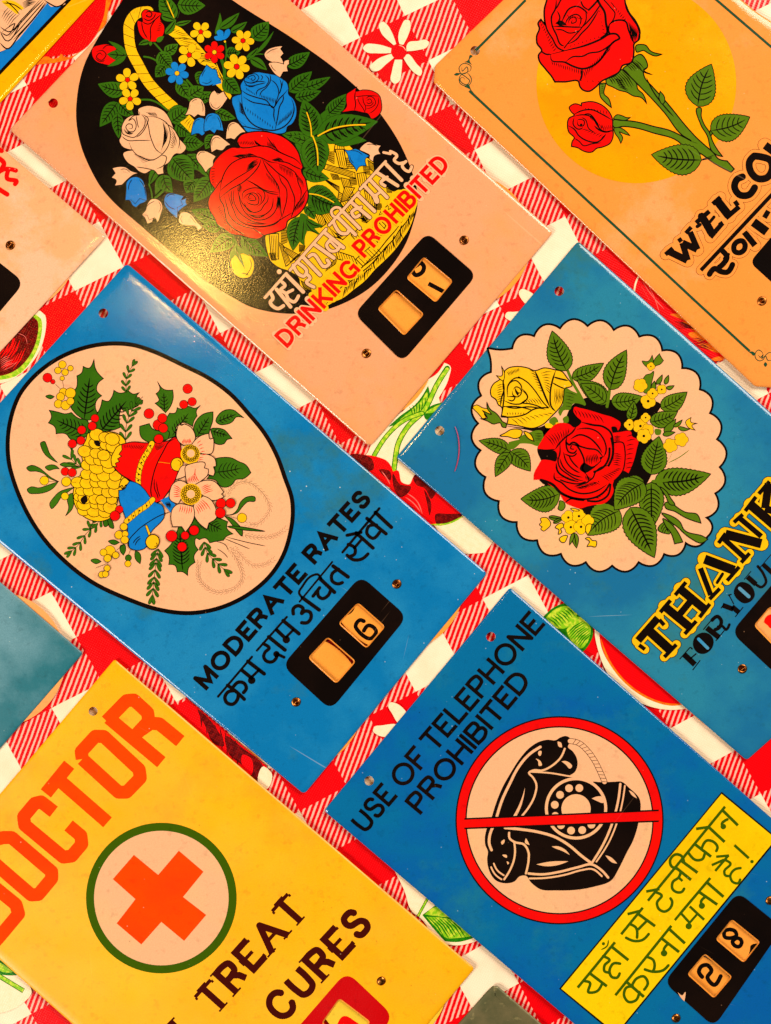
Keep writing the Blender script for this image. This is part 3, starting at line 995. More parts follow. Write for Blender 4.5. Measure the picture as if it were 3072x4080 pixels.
L:G 16 535,370 560,440 575,540
V G 705,270 610,490 95 8 0
V G 700,275 800,465 150 30 3
L:G 26 690,450 600,530
V G 960,40 1142,255 105 -6 4
V G 1110,130 1210,300 120 0 1
V G 790,80 1030,350 290 0 6
H 4 7 800,100 890,90 900,210 990,180
H 4 7 770,120 760,200 900,260 870,310
V G 1040,345 950,470 150 20 4
V G 1230,300 1033,570 200 0 6
V G 1290,780 1008,655 165 0 6
V G 1330,850 1130,830 130 0 4
V G 1480,950 1215,1125 180 10 6
A 0 0 3072
@ blue_rose
A 700 0 600
O 8 B 720,1040 715,940 760,870 820,820 900,795 980,805 1040,815 1110,830 1180,870 1230,910 1250,970 1250,1040 1300,1090 1340,1200 1330,1300 1280,1380 1240,1400 1220,1460 1100,1480 1000,1450 780,1455 740,1400 680,1320 650,1220 620,1130 625,1080 680,1050
L 7 730,1000 790,1040 900,1080 1000,1110 1085,1190 1100,1170 1150,1090 1190,1050 1240,990
L 8 730,1040 740,1180 780,1290 860,1380 980,1430 1100,1440 1200,1400 1290,1290 1310,1200 1280,1090
L 7 750,1070 850,1130 950,1150 1085,1195 1085,1280 1105,1370
L 7 1190,1050 1190,1100 1150,1180 1130,1290 1100,1440
L 6 1040,820 1050,880 1010,960 940,1030 930,1070
L 6 990,830 1030,880 1000,950 900,1010 890,1060
L 6 1150,870 1170,950 1150,1030 1170,970 1190,880
L 6 1050,880 1110,930 1140,1010 1110,1130 1090,1190
L 6 750,890 830,920 920,900 1000,910
L 6 760,940 850,950 930,930 990,920
L 5 830,880 800,860 830,840 870,840 880,870 850,890 835,870 860,860
L 5 790,880 790,840 840,820 890,820 920,860 890,900 820,905
L 5 760,870 770,920 820,960 880,950
L 5 940,830 960,850 940,890
L 7 730,1390 850,1420 980,1440
L 6 680,1320 780,1390
H 5 6 780,970 790,1000 870,1030 870,1050
H 5 9 700,1120 740,1180 700,1230 760,1280
H 5 12 770,1180 770,1220 1070,1390 1070,1425
H 5 10 950,1050 950,1080 1100,1090 1100,1150
H 5 9 1150,1330 1130,1390 1290,1200 1260,1300
@ red_rose
A 800 500 600
O 9 R 400,180 440,110 540,75 640,65 780,80 900,120 1000,190 1080,300 1110,400 1130,460 1115,490 1160,600 1180,700 1190,760 1150,900 1060,1000 960,1060 940,1130 840,1180 700,1220 650,1250 540,1245 450,1220 340,1200 250,1140 190,1100 150,1020 100,940 80,860 100,780 150,700 110,640 95,520 150,400 240,300 350,240 430,240
L 7 400,200 440,240 520,245 640,225 760,240 860,290 960,335 1040,370 1130,460
L 6 730,120 800,220 870,290 960,330
L 7 850,400 950,410 1050,460 1120,490
L 7 215,720 240,580 320,440 430,370 540,345 660,355 760,400 850,415
L 6 250,580 200,640 150,720
L 7 670,360 640,450 560,550 450,640 340,700 215,800
L 6 215,720 300,650 400,580 500,520 560,480 640,400
L 7 680,370 740,500 820,610 860,680 870,760
L 7 690,380 760,440 860,530 950,600 1000,700 1040,820 1020,940
L 6 850,420 950,460 1050,530 1080,640 1110,720 1100,820
L 6 860,530 890,620 945,700 950,820 920,940 900,1010
L 6 500,600 600,650 700,710 860,740
L 7 550,620 640,680 740,740 860,765
L 6 870,760 880,850 885,940 900,1020
L 7 1180,700 1120,800 1050,900 1020,960 1000,1020
L 6 1020,960 900,1030 800,1090 650,1120 530,1110
L 7 215,720 215,820 250,880 270,980 290,1060 350,1130 450,1190 520,1230
L 6 260,780 290,900 320,1000 400,1080 530,1130 650,1140
L 6 300,740 330,850 370,950 400,1020 470,1080 560,1110 700,1120 860,1060 890,1000
L 6 370,700 360,800 380,880 430,960 500,1020 600,1070 740,1080
L 6 400,680 420,760 440,860 490,960 600,1040 700,1040 800,980 850,880 860,780
L 6 340,720 340,820 360,880
L 6 430,780 460,860 520,920 580,960 660,940 700,880 740,830 740,760
L 6 460,820 470,740 540,700 620,690 690,720 710,780 680,850 620,900
L 6 480,850 540,950 570,960
L 6 470,810 520,760 600,750 640,800 630,870 550,870 500,840
L 6 500,800 560,830 610,820 590,780 550,760 530,800 570,810
L 5 620,740 670,790 660,860
L 6 500,970 600,1000 700,990 780,920 800,800
L 6 540,990 640,1020 740,960
L 6 480,1060 620,1090 720,1090
L 6 580,1140 640,1180 720,1230
L 5 700,990 690,1040
H 5 10 420,210 415,170 600,220 570,170
H 5 8 620,215 590,160 700,240 640,200
H 5 7 750,240 740,180 850,270 800,180
H 5 8 350,340 450,370 420,320 600,350
H 5 8 620,340 560,310 600,330 500,310
H 5 9 780,380 840,400 850,350 920,400
H 5 9 520,440 640,370 500,510 620,440
H 5 8 720,520 740,580 850,640 850,710
H 5 6 420,640 460,700 400,700 440,750
H 5 9 870,430 880,500 1000,480 1010,590
H 5 8 1050,520 1040,560 1120,600 1130,680
H 5 8 1040,880 1030,960 1160,760 1110,900
H 5 6 110,480 160,480 120,640 150,620
H 5 10 220,880 180,920 300,1080 260,1100
H 5 10 320,1120 310,1170 480,1210 470,1230
H 5 7 850,780 830,900 870,800 870,940
@ white_rose
A 0 0 800
O 4 P 1000,1140 1010,1050 1040,990 1100,955 1150,950! 1145,910 1200,880 1290,885 1370,930 1410,990 1440,1060 1490,1150 1545,1230 1500,1275 1460,1275 1400,1350 1360,1380 1360,1440! 1310,1450! 1270,1410 1200,1440 1150,1420 1120,1390 1060,1350 1030,1310 1020,1280 1110,1245! 1010,1210 990,1160
L 4 1010,1130 1060,1165 1140,1165 1255,1165
L 4 1010,1060 1020,1110 1060,1130 1110,1140 1160,1100 1200,1040 1200,980 1170,950
L 4 1070,1180 1110,1260 1180,1310 1260,1328 1340,1285 1400,1200 1412,1100 1390,1030 1330,985 1210,965
L 4 1205,965 1230,1040 1245,1120 1265,1180 1295,1240 1350,1280
L 4 1180,950 1230,985 1215,1040 1160,1120 1130,1140
L 4 1145,915 1160,950 1110,960 1070,1000 1100,985 1130,1040 1110,1090 1070,1090 1045,1050 1060,1030 1095,1035 1095,1065 1070,1065
L 4 1030,1070 1060,1110 1110,1100
L 4 1130,960 1140,1020 1150,1060
L 4 1370,1020 1440,1070 1490,1160 1480,1230
L 4 1340,1290 1375,1295 1360,1370 1300,1400
L 4 1490,1190 1500,1240
L 4 1210,930 1330,985
L 4 1130,1385 1200,1395 1270,1410
H 3 7 1215,930 1250,960 1280,930 1310,975
H 3 12 1350,1010 1360,1150 1400,1090 1340,1240
H 3 8 1415,1060 1470,1180 1410,1220 1440,1230
H 3 8 1110,1280 1150,1290 1180,1350 1280,1330
H 3 5 1040,1100 1080,1120 1050,1080 1100,1110
@ rose_bud
O 5 R 1175,110 1200,80 1250,90 1300,100 1340,110 1330,150 1365,220 1355,290 1300,345 1240,345 1170,300 1145,240 1145,170 1180,180
L 5 1180,180 1230,200 1290,160 1335,120
L 5 1290,165 1250,230 1250,300 1245,345
L 5 1175,180 1190,260 1225,320
L 5 1205,110 1230,95 1260,110 1250,140 1215,130 1230,120
L 5 1190,150 1230,170 1280,140 1290,110
H 3 6 1320,170 1350,200 1290,260 1340,250
V G 1240,345 1150,372 45 6 1
V G 1250,345 1248,382 30 0 0
V G 1300,345 1362,300 40 0 0
@ rose_bud
F R 770,400 830,375 900,370 970,400! 940,430 890,450! 930,480 980,510! 940,535 860,530 790,500 765,450
L 4 850,410 880,380 960,390
L 4 800,430 850,420 880,450 840,500 800,470 830,440 850,460
L 4 790,480 830,510 870,500
L 4 870,480 850,530
V G 1052,462 890,450 90 0 2
V G 1050,450 898,340 42 8 0
V G 1045,465 888,552 42 -10 0
@ rose_bud
A 1100 200 600
O 6 R 785,480 830,450 895,405! 880,450 960,440 1060,450 1140,500 1165,580 1160,680 1110,740 1060,760 1010,700 960,690 860,670 780,680 715,690! 780,620 775,550
L 6 880,450 870,520 880,600 865,670
L 5 870,520 960,505 1140,510
L 5 900,520 920,580 960,640 990,700
L 5 960,510 970,580 990,620 980,690
L 5 1130,520 1130,590 1090,660 1030,700
L 5 990,540 1030,510 1080,530 1100,590 1060,630 990,650
L 5 1000,560 1040,540 1060,570 1020,590 1000,570
L 5 990,610 1050,610 1080,570
L 5 1010,530 1040,580
@ yellow_bud
A 800 500 600
F Y 370,1440 330,1540 370,1630 440,1680 540,1670 585,1570 575,1480 520,1420 440,1420
L 5 340,1520 350,1590 370,1610
L 5 540,1470 560,1540 530,1620 490,1666
L 5 450,1640 500,1640 530,1660
F G 380,1250 410,1330 490,1590! 430,1500 380,1440 350,1470 320,1490! 330,1400 370,1330
F G 410,1330 470,1370 550,1450! 480,1420 420,1400
L 5 390,1340 420,1450 470,1540
@ yellow_bud
F Y 1190,1170 1240,1180 1290,1210 1240,1280 1160,1340! 1150,1260
A 700 0 600
f Y 50,1355 150,1270 205,1330 165,1470
H 4 4 75,1340 140,1290 140,1440 190,1340
@ white_bellflower
O 5 P 1185,508! 1090,520 1010,555 980,600 1000,650 1060,685 1195,705! 1180,660 1160,630! 1195,590! 1160,540!
O 5 P 1030,700 1060,770 1100,820 1155,858! 1190,795! 1245,790! 1240,720 1255,710! 1255,660! 1200,680 1195,710! 1060,690
L 4 1130,535 1050,560 1000,600
L 4 1000,620 1040,650
L 4 1050,710 1070,750 1110,790
@ white_bellflower
O 5 P 430,1000! 470,1030 530,1005! 575,1085! 545,1130 500,1190 450,1220 400,1200 370,1140 375,1070 400,1020
l 5 430,1000 465,1045 530,1010 550,1060 575,1085
L 4 385,1130 410,1180 450,1200 500,1160
@ white_bellflower
O 5 P 100,1280! 140,1200 160,1120 210,1085 270,1090 310,1140 325,1285! 280,1280 245,1265! 205,1300! 160,1270
L 4 180,1130 210,1105 240,1105
L 4 150,1210 165,1160
L 4 280,1120 300,1170 300,1240
@ white_bellflower
O 5 P 780,1465! 730,1470 690,1500 650,1545! 610,1530! 555,1540! 570,1420 590,1370 630,1348 680,1360 730,1410
L 4 585,1450 590,1400 620,1370 660,1370
L 4 600,1400 620,1380
@ white_bellflower
A 800 500 600
O 5 P 335,215! 290,225 240,275 175,265! 120,300! 108,220 115,160 140,115 190,108 240,140 280,170!
L 4 125,230 130,160 170,130 220,150
L 4 145,190 160,150
@ white_bellflower
A 400 600 600
O 5 P 1280,65! 1250,110 1245,170 1200,200 1165,245! 1120,170 1080,120 1060,60 1090,10 1160,5 1220,30
L 4 1080,60 1110,20 1160,20
L 4 1075,70 1110,130
@ white_bellflower
O 5 P 130,195! 190,180 280,185 340,225 440,250! 370,265 320,300 240,380! 155,390! 175,330 120,300! 165,250!
L 4 220,210 280,205 330,245
L 4 250,235 310,250
@ white_bellflower
O 5 P 455,710! 500,660 520,590 560,540 620,535 670,570 690,630 670,700 635,800! 590,750 575,790! 520,810! 490,740!
l 5 455,710 520,715 540,770 600,740 640,790
L 4 500,640 540,590 600,560
L 4 640,560 670,620 640,690
@ white_bellflower
O 5 P 870,740 890,690 950,680 1010,710 1060,780 1130,850! 1080,890! 1050,840 980,830 910,820 870,790
L 4 900,720 890,760 910,800
L 4 990,720 1030,770 1060,810
@ white_bellflower
A 1100 200 600
O 5 P 925,1100 960,1050 1020,1015 1090,1040 1165,1055! 1135,1100 1160,1150! 1090,1170 1075,1235! 1030,1190 1035,1165 980,1130
L 4 1000,1045 1060,1040 1120,1060
@ blue_bellflower
A 700 0 600
O 5 B 170,1500! 185,1400 210,1330 260,1300 310,1310 320,1480! 290,1500 260,1480
L 4 200,1390 230,1330 270,1320
O 5 B 315,1460! 320,1340 350,1270 410,1250 470,1270 505,1340 530,1450! 500,1445 455,1435! 430,1480! 380,1440!
L 4 335,1350 360,1290 410,1270
L 4 460,1290 490,1350 500,1420
@ blue_bellflower
O 5 B 340,715! 400,760! 450,770! 470,850! 500,880! 440,920 340,950 270,930 260,860 300,790
f B 500,885 505,920 400,948 430,915
L 4 290,850 310,800 330,770
L 4 290,910 360,920 400,890
@ blue_bellflower
A 400 600 600
O 5 B 275,550! 285,430 290,350 340,300 400,290 460,320 495,400 515,555! 480,575 440,590 395,630! 350,600 330,560
l 6 275,550 340,545 385,590 435,530 515,555
L 5 310,440 320,370 350,320
L 5 430,320 480,390 500,500
@ blue_bellflower
O 5 B 710,520 740,480 810,475 880,490 925,505! 900,540 960,520! 945,560 960,600! 900,640 855,685! 850,750! 760,680 705,570
L 5 730,520 760,490 830,495
L 5 715,560 760,620 830,650
l 5 925,505 890,550 910,600 850,630 855,685
L 4 730,630 790,700 840,730
@ blue_bellflower
A 1100 200 600
O 5 B 750,1095! 800,1110 880,1090 960,1130 1035,1170! 990,1200 1000,1280! 920,1290 890,1340! 865,1290 810,1220 790,1150
L 4 830,1110 900,1120 960,1160
L 4 815,1160 830,1220 860,1250
A 700 0 600
@ small_flower
W Y 278,352 118 5 20 R
@ small_flower
W Y 150,608 130 5 75 R
@ small_flower
W R 428,577 118 6 30 Y
@ small_flower
W B 15,810 128 6 12 Y
@ small_flower
W Y 745,450 122 6 5 R
@ small_flower
W Y 675,737 142 6 10 R
@ small_flower
F B 530,440 470,400 455,350 490,330 525,350 530,400 550,340 590,320 605,350 580,410
F B 425,410 460,395 520,440 440,440
C Y 545,460 12
A 0 0 800
@ small_flower
W Y 1058,662 95 5 50 R
@ small_flower
W Y 1080,820 92 5 20 R
''',
'drinking2': '''
A 1040 880 400 952
@ hindi_lettering
S 36
s 38,728 240,498 : 26
s 95,690 112,738 88,768 160,832 212,805 : 32
s 148,650 280,815 : 34
s 200,580 228,612 188,652 235,690 262,742 312,768 355,712 : 30
s 232,690 300,655 : 28
s 242,512 400,672 : 36
s 275,468 618,78 : 26
s 305,420 372,515 405,525 432,492 352,398 : 30
s 425,500 465,545 432,575 502,628 : 30
s 400,345 560,512 : 34
s 455,338 485,318 610,435 648,402 628,372 : 30
s 510,225 690,352 : 34
s 655,182 622,232 665,285 725,275 745,245 : 28
s 655,190 718,252 : 22
s 605,112 780,252 : 34
A 1300 600 380 952
s 30,745 322,418 : 26
s 72,715 168,830 208,825 228,785 : 32
s 120,670 290,838 : 34
s 150,620 135,575 92,568 52,600 65,650 115,668 : 24
s 170,612 332,775 : 34
s 292,582 255,615 290,665 330,645 : 30
s 300,585 350,560 : 24
s 255,520 435,668 : 34
s 312,440 482,605 : 34
s 338,385 592,108 : 26
s 375,345 478,455 : 34
s 485,455 505,505 : 50
s 478,460 552,402 : 26
s 445,300 608,468 : 34
s 588,282 545,318 585,352 : 30
s 560,290 610,262 : 24
s 500,215 712,350 : 34
s 590,130 752,295 : 34
s 572,18 640,32 : 24
s 640,8 705,55 678,92 722,128 770,120 : 28
s 795,108 758,148 798,200 825,208 852,160 : 28
M K 14 P 1
A 1040 880 400 952
C P 173,482 23
''',
'drinking3': '''
A 1000 600 800
@ english_lettering
T:hPPPPYYYY R 31 188,1535 800,885 156 DRINKING
T:hYYYYYYPPPP R 31 828,790 1545,18 156 PROHIBITED
A 1400 700 800
@ number_plate base
p K 85 25,1145 630,470 1040,825 425,1545
''',
'left': '''
A 0 550 600 949
@ red_lettering
L:R 30 -30,60 10,80
L:R 30 -20,120 25,160 -10,215
L:R 28 -10,215 35,195 100,205
L:R 28 55,195 45,255 105,275 95,290
L:R 30 -10,320 45,355
@ number_plate
p K 75 -400,1100 -60,740 155,910 -200,1330
''',
'letter': '''
A 0 0 560 952
@ border_band
f K -200,718 694,-221 660,-218 -200,686
f B 660,-218 -200,686 -200,-218
@ printed_pages
F P -60,-60! 460,-60! 440,30! 395,45! 345,45! 320,20! 130,260! 55,330! 0,350! -60,350!
L 5 0,290 45,330 130,240 320,15
L 4 0,210 40,275 150,130
L 4 0,180 60,215 150,130 270,0
L 4 10,220 45,240 100,160 10,220
L 4 60,250 200,90 290,0
L 4 75,265 220,100 300,10
L 4 90,270 240,110 310,15
L 5 0,355 50,330
L 5 300,0 345,30 380,45 430,25 450,0
H 3 6 10,120 60,50 60,180 130,100
H 3 7 150,20 250,-20 160,60 240,20
F Y 10,10 60,0 120,20 160,60 130,70 120,95 80,70 30,30
L 4 20,20 90,30 150,70
L 4 40,5 100,60 130,95
''',
'moderate': '''
A 0 0 1666
@ oval_border
F K 22,1775 36,1660 72,1566 119,1505 202,1436 295,1390 429,1361 540,1368 598,1386 738,1450 832,1497 922,1562 998,1644 1060,1720 1110,1810 1143,1900 1172,1990 1175,2051 1164,2130 1136,2217 1089,2292 999,2372 902,2422 765,2451 626,2436 504,2394 360,2325 252,2242 180,2167 119,2080 72,1987 43,1908 28,1850
I P 17
A 0 1350 600
@ holly_leaf
O 6 G 1040,225! 1060,340 1145,440! 1080,500 1070,570 1125,630! 1070,680 1055,760 1085,830! 970,900 930,890 850,840 780,755! 815,700 810,640 790,580! 840,550 855,480 850,410! 900,380 920,305! 980,325
J 930,900 1000,370 330 0 6
O 6 G 545,790! 640,810 720,830 790,815! 870,880 960,900 985,1050! 920,1100 830,1130! 770,1100 740,1060 620,1050! 610,980 535,930! 570,860
J 980,1060 580,880 300 0 6
O 6 G 1260,570! 1320,600 1420,575! 1470,610 1540,595! 1500,660 1530,740! 1440,780 1380,800 1340,770! 1320,850 1330,980! 1250,1010 1120,1030! 980,1060 1010,950 1080,820! 1110,760 1130,675! 1200,690 1240,640
J 1090,1050 1440,640 300 0 7
A 400 1450 600
O 6 G 630,195! 700,280 800,290! 805,380 780,460 720,540! 680,500 605,435! 650,400 640,370 615,330! 655,290
J 710,530 700,290 150 0 4
O 6 G 765,545! 830,540 850,485! 900,500 970,470 1050,490 1105,460! 1060,530 1070,575! 1040,620 1020,690! 900,650 860,670 830,800! 750,830 690,870! 690,700
J 790,800 1000,510 200 0 6
O 6 G 435,690! 540,660! 580,720 640,740 760,750 750,830! 600,880! 500,850 460,820
O 6 G 1055,810! 1030,740 1060,630 1130,560 1245,530! 1240,640 1220,700 1200,770! 1120,790
J 1070,800 1220,560 170 0 4
O 6 G 1280,640 1310,560 1370,515 1470,510 1540,560 1585,595! 1500,590 1460,640 1380,670 1320,670
J 1290,640 1530,545 130 0 4
O 6 G 1225,720 1290,710 1370,730 1420,780 1455,825! 1400,840 1370,880 1300,890 1260,870 1240,800
J 1230,740 1430,800 130 0 4
O 6 G 1260,1050! 1340,1035 1450,1040 1530,1080 1600,1110 1665,1205! 1580,1270 1500,1280 1450,1340 1380,1365 1310,1340 1290,1300 1180,1270! 1230,1200 1260,1150
J 1260,1200 1600,1140 300 10 5
A 500 1850 700
O 5 G 370,820! 430,760 480,660 510,570! 560,580 660,470! 740,530 790,560 800,490! 850,500 970,545! 960,600 1020,660! 950,690 930,720! 860,730 800,745! 760,700 700,715! 670,700 660,760 690,810! 650,870 660,930! 600,980 590,1055! 540,1020 490,1020! 470,960 410,950! 410,870
J 540,1000 510,600 260 0 8
J 670,500 950,640 240 0 7
L 5 540,850 535,930 545,1010
@ needle_sprig
A 0 1350 600
n G 5 80 36 5 1400,590 1400,430 1470,290
n G 5 110 40 6 1390,1120 1400,950 1440,830 1500,740
n G 5 80 36 2 1500,720 1580,640
n G 5 110 40 4 900,1420 840,1380 790,1330 790,1220
O 5 G 450,1150 490,1135 520,1190 550,1270 600,1330 635,1368! 560,1330 500,1280 460,1210
O 5 G 665,1390 700,1370 780,1385 880,1415! 780,1415 700,1410
O 5 G 295,1430 340,1400 420,1420 500,1480 560,1530 650,1580! 560,1550 480,1490 400,1465 320,1460
O 5 G 500,1420 550,1395 610,1400 655,1438! 600,1440 540,1455
O 5 G 505,635 550,620 600,640! 560,665
A 0 1850 600
O 5 G 300,280 340,250 430,260 530,230 645,190! 580,270 500,310 400,325 320,315
O 5 G 570,490 550,450 600,360 650,310 750,270 820,255! 760,300 680,360 620,450
O 5 G 725,570! 760,480 745,390 770,330 810,320 820,400 800,490
n G 5 95 38 8 1140,550 1080,650 960,760 860,900 790,960
n G 5 100 36 4 1000,720 1060,600 1160,560
O 5 G 1140,560 1180,600 1190,680 1160,690 1140,640
O 5 G 1190,570 1250,650 1255,710 1220,700 1195,640
O 5 G 915,520 950,500 1000,520 990,550 930,550
O 5 G 1005,1060 1060,1045 1120,1075! 1060,1100
O 5 G 1200,850 1260,835 1320,865! 1260,890
O 5 G 1330,900! 1380,890 1390,950 1365,1005! 1330,960
O 5 G 1500,955! 1550,990 1560,1040 1550,1100! 1500,1050 1490,1000
A 500 1850 700
n G 5 95 38 9 310,800 290,930 270,1100 255,1250
n G 5 90 38 6 745,735 770,830 850,920 940,1000
O 5 G 940,480! 1020,470 1060,430 1090,360 1150,310 1230,315 1230,345 1160,355 1110,400 1060,460 1000,480
O 5 G 940,490! 1000,510 1060,560 1110,630 1105,680 1060,640 1010,570
v G 970,590 1320,635 26 0 0
@ wheat_ear
L 3.5 845,730 960,780 970,810
L 4 930,700 1100,770 1180,803
L 4 960,690 1200,750 1330,775
L 4 870,800 940,850 970,885
e 3.5 34 26 960,310 1000,230 1080,170 1190,180 1270,240 1340,330 1370,420 1320,510 1240,570 1150,565
e 3.5 34 14 1100,660 1220,690 1340,690 1430,670 1520,610
e 3.5 34 16 1030,780 1110,880 1220,960 1320,950 1410,900
e 3.5 36 36 980,790 1050,890 1095,980 1110,1080 1060,1160 960,1205 850,1210 760,1160 700,1090 690,1000 700,930
@ pine_cone
A 0 1350 600
O 6 Y 970,1050 1040,1025 1160,1025 1280,1040 1350,1080 1390,1150 1330,1190 1240,1300 1230,1420 1330,1480 1430,1560 1440,1620 1400,1660 1330,1650 1300,1800 1250,1960 1100,2020 950,1980 850,1880 810,1760 820,1640 860,1540 950,1440 910,1330 900,1220 950,1120
Y Y 5 62 38 1040,1060 1330,1120 910,1250 1230,1290 930,1400 1260,1440 830,1600 1330,1600 830,1750 1290,1790 900,1900 1230,1930 6 6
F K 1040,1130 1100,1130 1100,1190 1060,1180
F K 890,1780 950,1730 970,1790 920,1830
@ red_bell
A 400 1450 600
O 7 R 240,890! 350,865 520,875 640,865 750,850 830,810 870,850 890,930 870,1150 820,1300 740,1430 660,1520 600,1535 545,1500 460,1360 320,1280 200,1200 140,1130! 200,1010
O 6 Y 235,890! 180,920 150,970 120,1040 130,1130! 180,1140! 165,1100! 210,1080! 190,1050! 235,1020! 205,1000! 240,950!
R Y 58 44 570,880 530,960 470,1060 435,1160 420,1240 420,1340
c K 555,905 10
c K 515,965 10
c K 483,1028 11
c K 455,1092 11
c K 436,1162 11
c K 423,1222 11
c K 418,1290 11
L 7 850,820 760,860 700,960 620,1120 570,1300 560,1430 590,1510
L 6 600,1270 600,1380 630,1450 640,1490
L 6 620,1300 640,1420 660,1470
L:Y 12 640,1085 770,1100
L 4 640,1078 770,1092
O 6 Y 780,1110 810,1050 870,1040 910,1080 905,1140 860,1185 800,1165
L 4 850,1060 890,1090 880,1130
H 4 12 260,890 265,930 490,890 440,950
H 4 7 600,880 610,950 720,870 650,950
@ blue_bell
O 6 Y 320,1300! 260,1260 230,1290 205,1370! 240,1345 260,1385! 280,1340 325,1330!
A 0 1850 600
O 6 B 1435,185! 1520,210 1600,280 1666,370 1720,420 1790,450 1820,560 1666,760 1600,930 1500,950 1430,920 1410,830 1410,680 1370,540 1320,400 1315,290! 1380,270 1400,235!
R Y 56 40 1690,390 1620,460 1530,520 1460,580 1400,630
c K 1623,458 10
c K 1545,513 10
c K 1478,570 10
c K 1428,615 10
A 500 1850 700
L 5 40,790 30,740 100,640 230,540 340,480 430,450
L 5 70,750 100,710 140,680
L 5 90,770 110,730 145,700
O 4 Y 185,580! 205,575! 240,660! 220,680!
O 6 Y 190,740 210,690 260,665 310,690 320,740 290,795 230,800
L 4 290,740 300,770 270,780
f B 330,340 420,300 480,400 430,460
H 5 5 375,360 400,410 410,350 435,420
@ white_blossom
A 400 1450 600
O 6 P 840,800 850,720 870,675 900,680! 930,665! 1000,700 1040,760 1050,820 1010,890! 920,900! 860,850
O 6 P 1010,890! 1060,830 1120,790 1200,770! 1215,830 1250,820! 1255,900 1230,990 1140,995 1080,980!
O 6 P 1080,1000! 1200,1005 1260,1040 1280,1130! 1250,1140! 1265,1200 1250,1240! 1190,1220 1080,1120
O 6 P 830,1280! 860,1200 900,1130 960,1120 1000,1180 900,1260
c Y 995,1000 108
c P 1000,990 42
k 12 14 1000,990 62 82 26
H:R 5 7 900,890 930,830 1010,880 990,830
H:R 5 5 1070,880 1110,850 1120,1010 1180,1000
H:R 5 4 1080,1050 1140,1030 1060,1110 1120,1110
@ white_blossom
O 6 P 945,1130 1000,1105 1160,1105 1150,1150! 1195,1165! 1190,1220 1120,1290 1040,1340 960,1320! 940,1220
O 6 P 1040,1340! 1150,1290 1260,1300 1330,1370 1365,1420! 1340,1440! 1370,1470! 1240,1510 1140,1460
O 6 P 1140,1460! 1220,1500 1270,1580 1285,1700 1200,1760! 1180,1830! 1100,1770 1040,1680 1030,1570
O 6 P 1030,1580! 1040,1680 980,1810 940,1860! 900,1800! 800,1800! 780,1700 800,1600 860,1550 960,1560
O 6 P 860,1550! 770,1500 770,1400 800,1330 870,1290 960,1330 920,1440
c Y 1000,1440 118
c P 1000,1440 45
k 12 14 1000,1440 64 92 30
H:R 5 6 970,1320 975,1260 1090,1300 1050,1220
H:R 5 5 1120,1370 1200,1330 1140,1440 1250,1400
H:R 5 6 1050,1580 1090,1660 1120,1500 1210,1600
H:R 5 6 890,1560 870,1640 1010,1580 1000,1660
H:R 5 6 810,1340 890,1390 810,1470 880,1470
H:R 5 1 1050,1160 1030,1250 1050,1160 1030,1250
@ holly_berry
A 0 1350 600
b R 1050,880 44
b R 1020,965 46
b R 903,1008 46
b R 895,1125 45
b R 800,1160 46
b R 720,1468 44
b R 798,1480 46
b Y 733,1580 50
b Y 490,1568 48
b R 525,430 50
b R 585,475 24
b Y 690,285 42
b Y 640,350 36
b Y 720,370 36
b Y 780,325 30
b Y 688,437 24
l 4 692,460 704,545
l 4 612,500 672,560
b Y 700,590 44
b Y 780,600 56
b Y 670,640 44
b Y 645,720 44
b Y 725,735 50
b Y 780,690 40
A 400 1450 600
b R 537,550 54
b R 640,675 58
b R 685,600 50
b R 695,710 50
b R 645,830 50
b R 965,275 52
b R 922,448 46
b R 1015,418 46
A 0 1850 600
b R 1320,500 42
b R 1272,570 54
b Y 718,353 40
l 4 540,190 640,190
l 4 790,195 840,200
b Y 1370,690 40
b Y 1315,780 44
b Y 1385,770 34
b Y 1380,835 42
b Y 1215,960 60
b Y 1145,975 38
b Y 1280,1005 36
b Y 1190,1040 40
b Y 1185,1150 34
b Y 1125,1220 34
b Y 1165,1215 34
b G 1420,1035 34
b Y 1415,1100 34
l 4 1190,1075 1190,1120
l 4 1060,1145 1180,1100
l 4 1445,940 1425,1000
l 4 1290,950 1370,880
A 500 1850 700
b R 905,370 46
b R 900,460 48
b R 997,368 44
b Y 1105,508 44
l 4 940,480 1060,515
b R 437,680 52
b R 565,675 38
b R 650,626 46
b R 536,782 44
@ english_lettering base
A 0 0 1666
T K 17 A 766,2703 1172,2240 75 MODERATE
T K 17 A 1198,2202 1430,1943 75 RATES
@ hindi_lettering base
A 750 2300 600
L 26 330,1320 705,880
L 40 435,1195 530,1265 620,1350
L 40 510,1255 440,1270 405,1330 430,1390 490,1405 540,1360 555,1290
L 40 500,1210 560,1160 620,1175 642,1230 612,1275
L 42 590,1025 700,1115
c K 702,1140 42
l 30 690,1115 790,1020
L 42 660,930 840,1068
L 26 760,810 1090,440
L 38 830,735 895,785 850,830 835,880 870,930 930,935 975,890 985,850
c K 975,850 35
L 34 985,850 1060,885
L 42 890,660 1070,805
L 42 980,585 1080,680
c K 1085,690 42
l 30 1075,670 1170,575
L 42 1050,480 1225,625
L 40 1163,405 1165,345 1215,315 1270,345 1255,400 1290,375 1350,390 1358,450 1320,500 1255,503
A 1050 2250 600
L 22 400,408 760,-30
L 26 430,365 393,310 430,240 540,120 600,108 640,155
L 42 430,365 615,500
L 42 620,150 785,305
L 38 548,348 620,255
L 38 600,290 610,350 650,375 710,345 745,275
L 42 770,15 935,135
L 38 830,50 755,110 760,180 820,212 872,198
A 1150 1900 800
L 22 448,625 752,262
L 28 485,485 600,460
L 30 560,465 700,590
L 28 495,560 550,592 548,640 510,660
L 28 485,650 540,688 610,680 658,640
L 24 605,520 545,590
L 30 650,345 808,472
L 28 730,400 665,410 650,470 700,510 755,460
L 32 720,295 852,418
''',
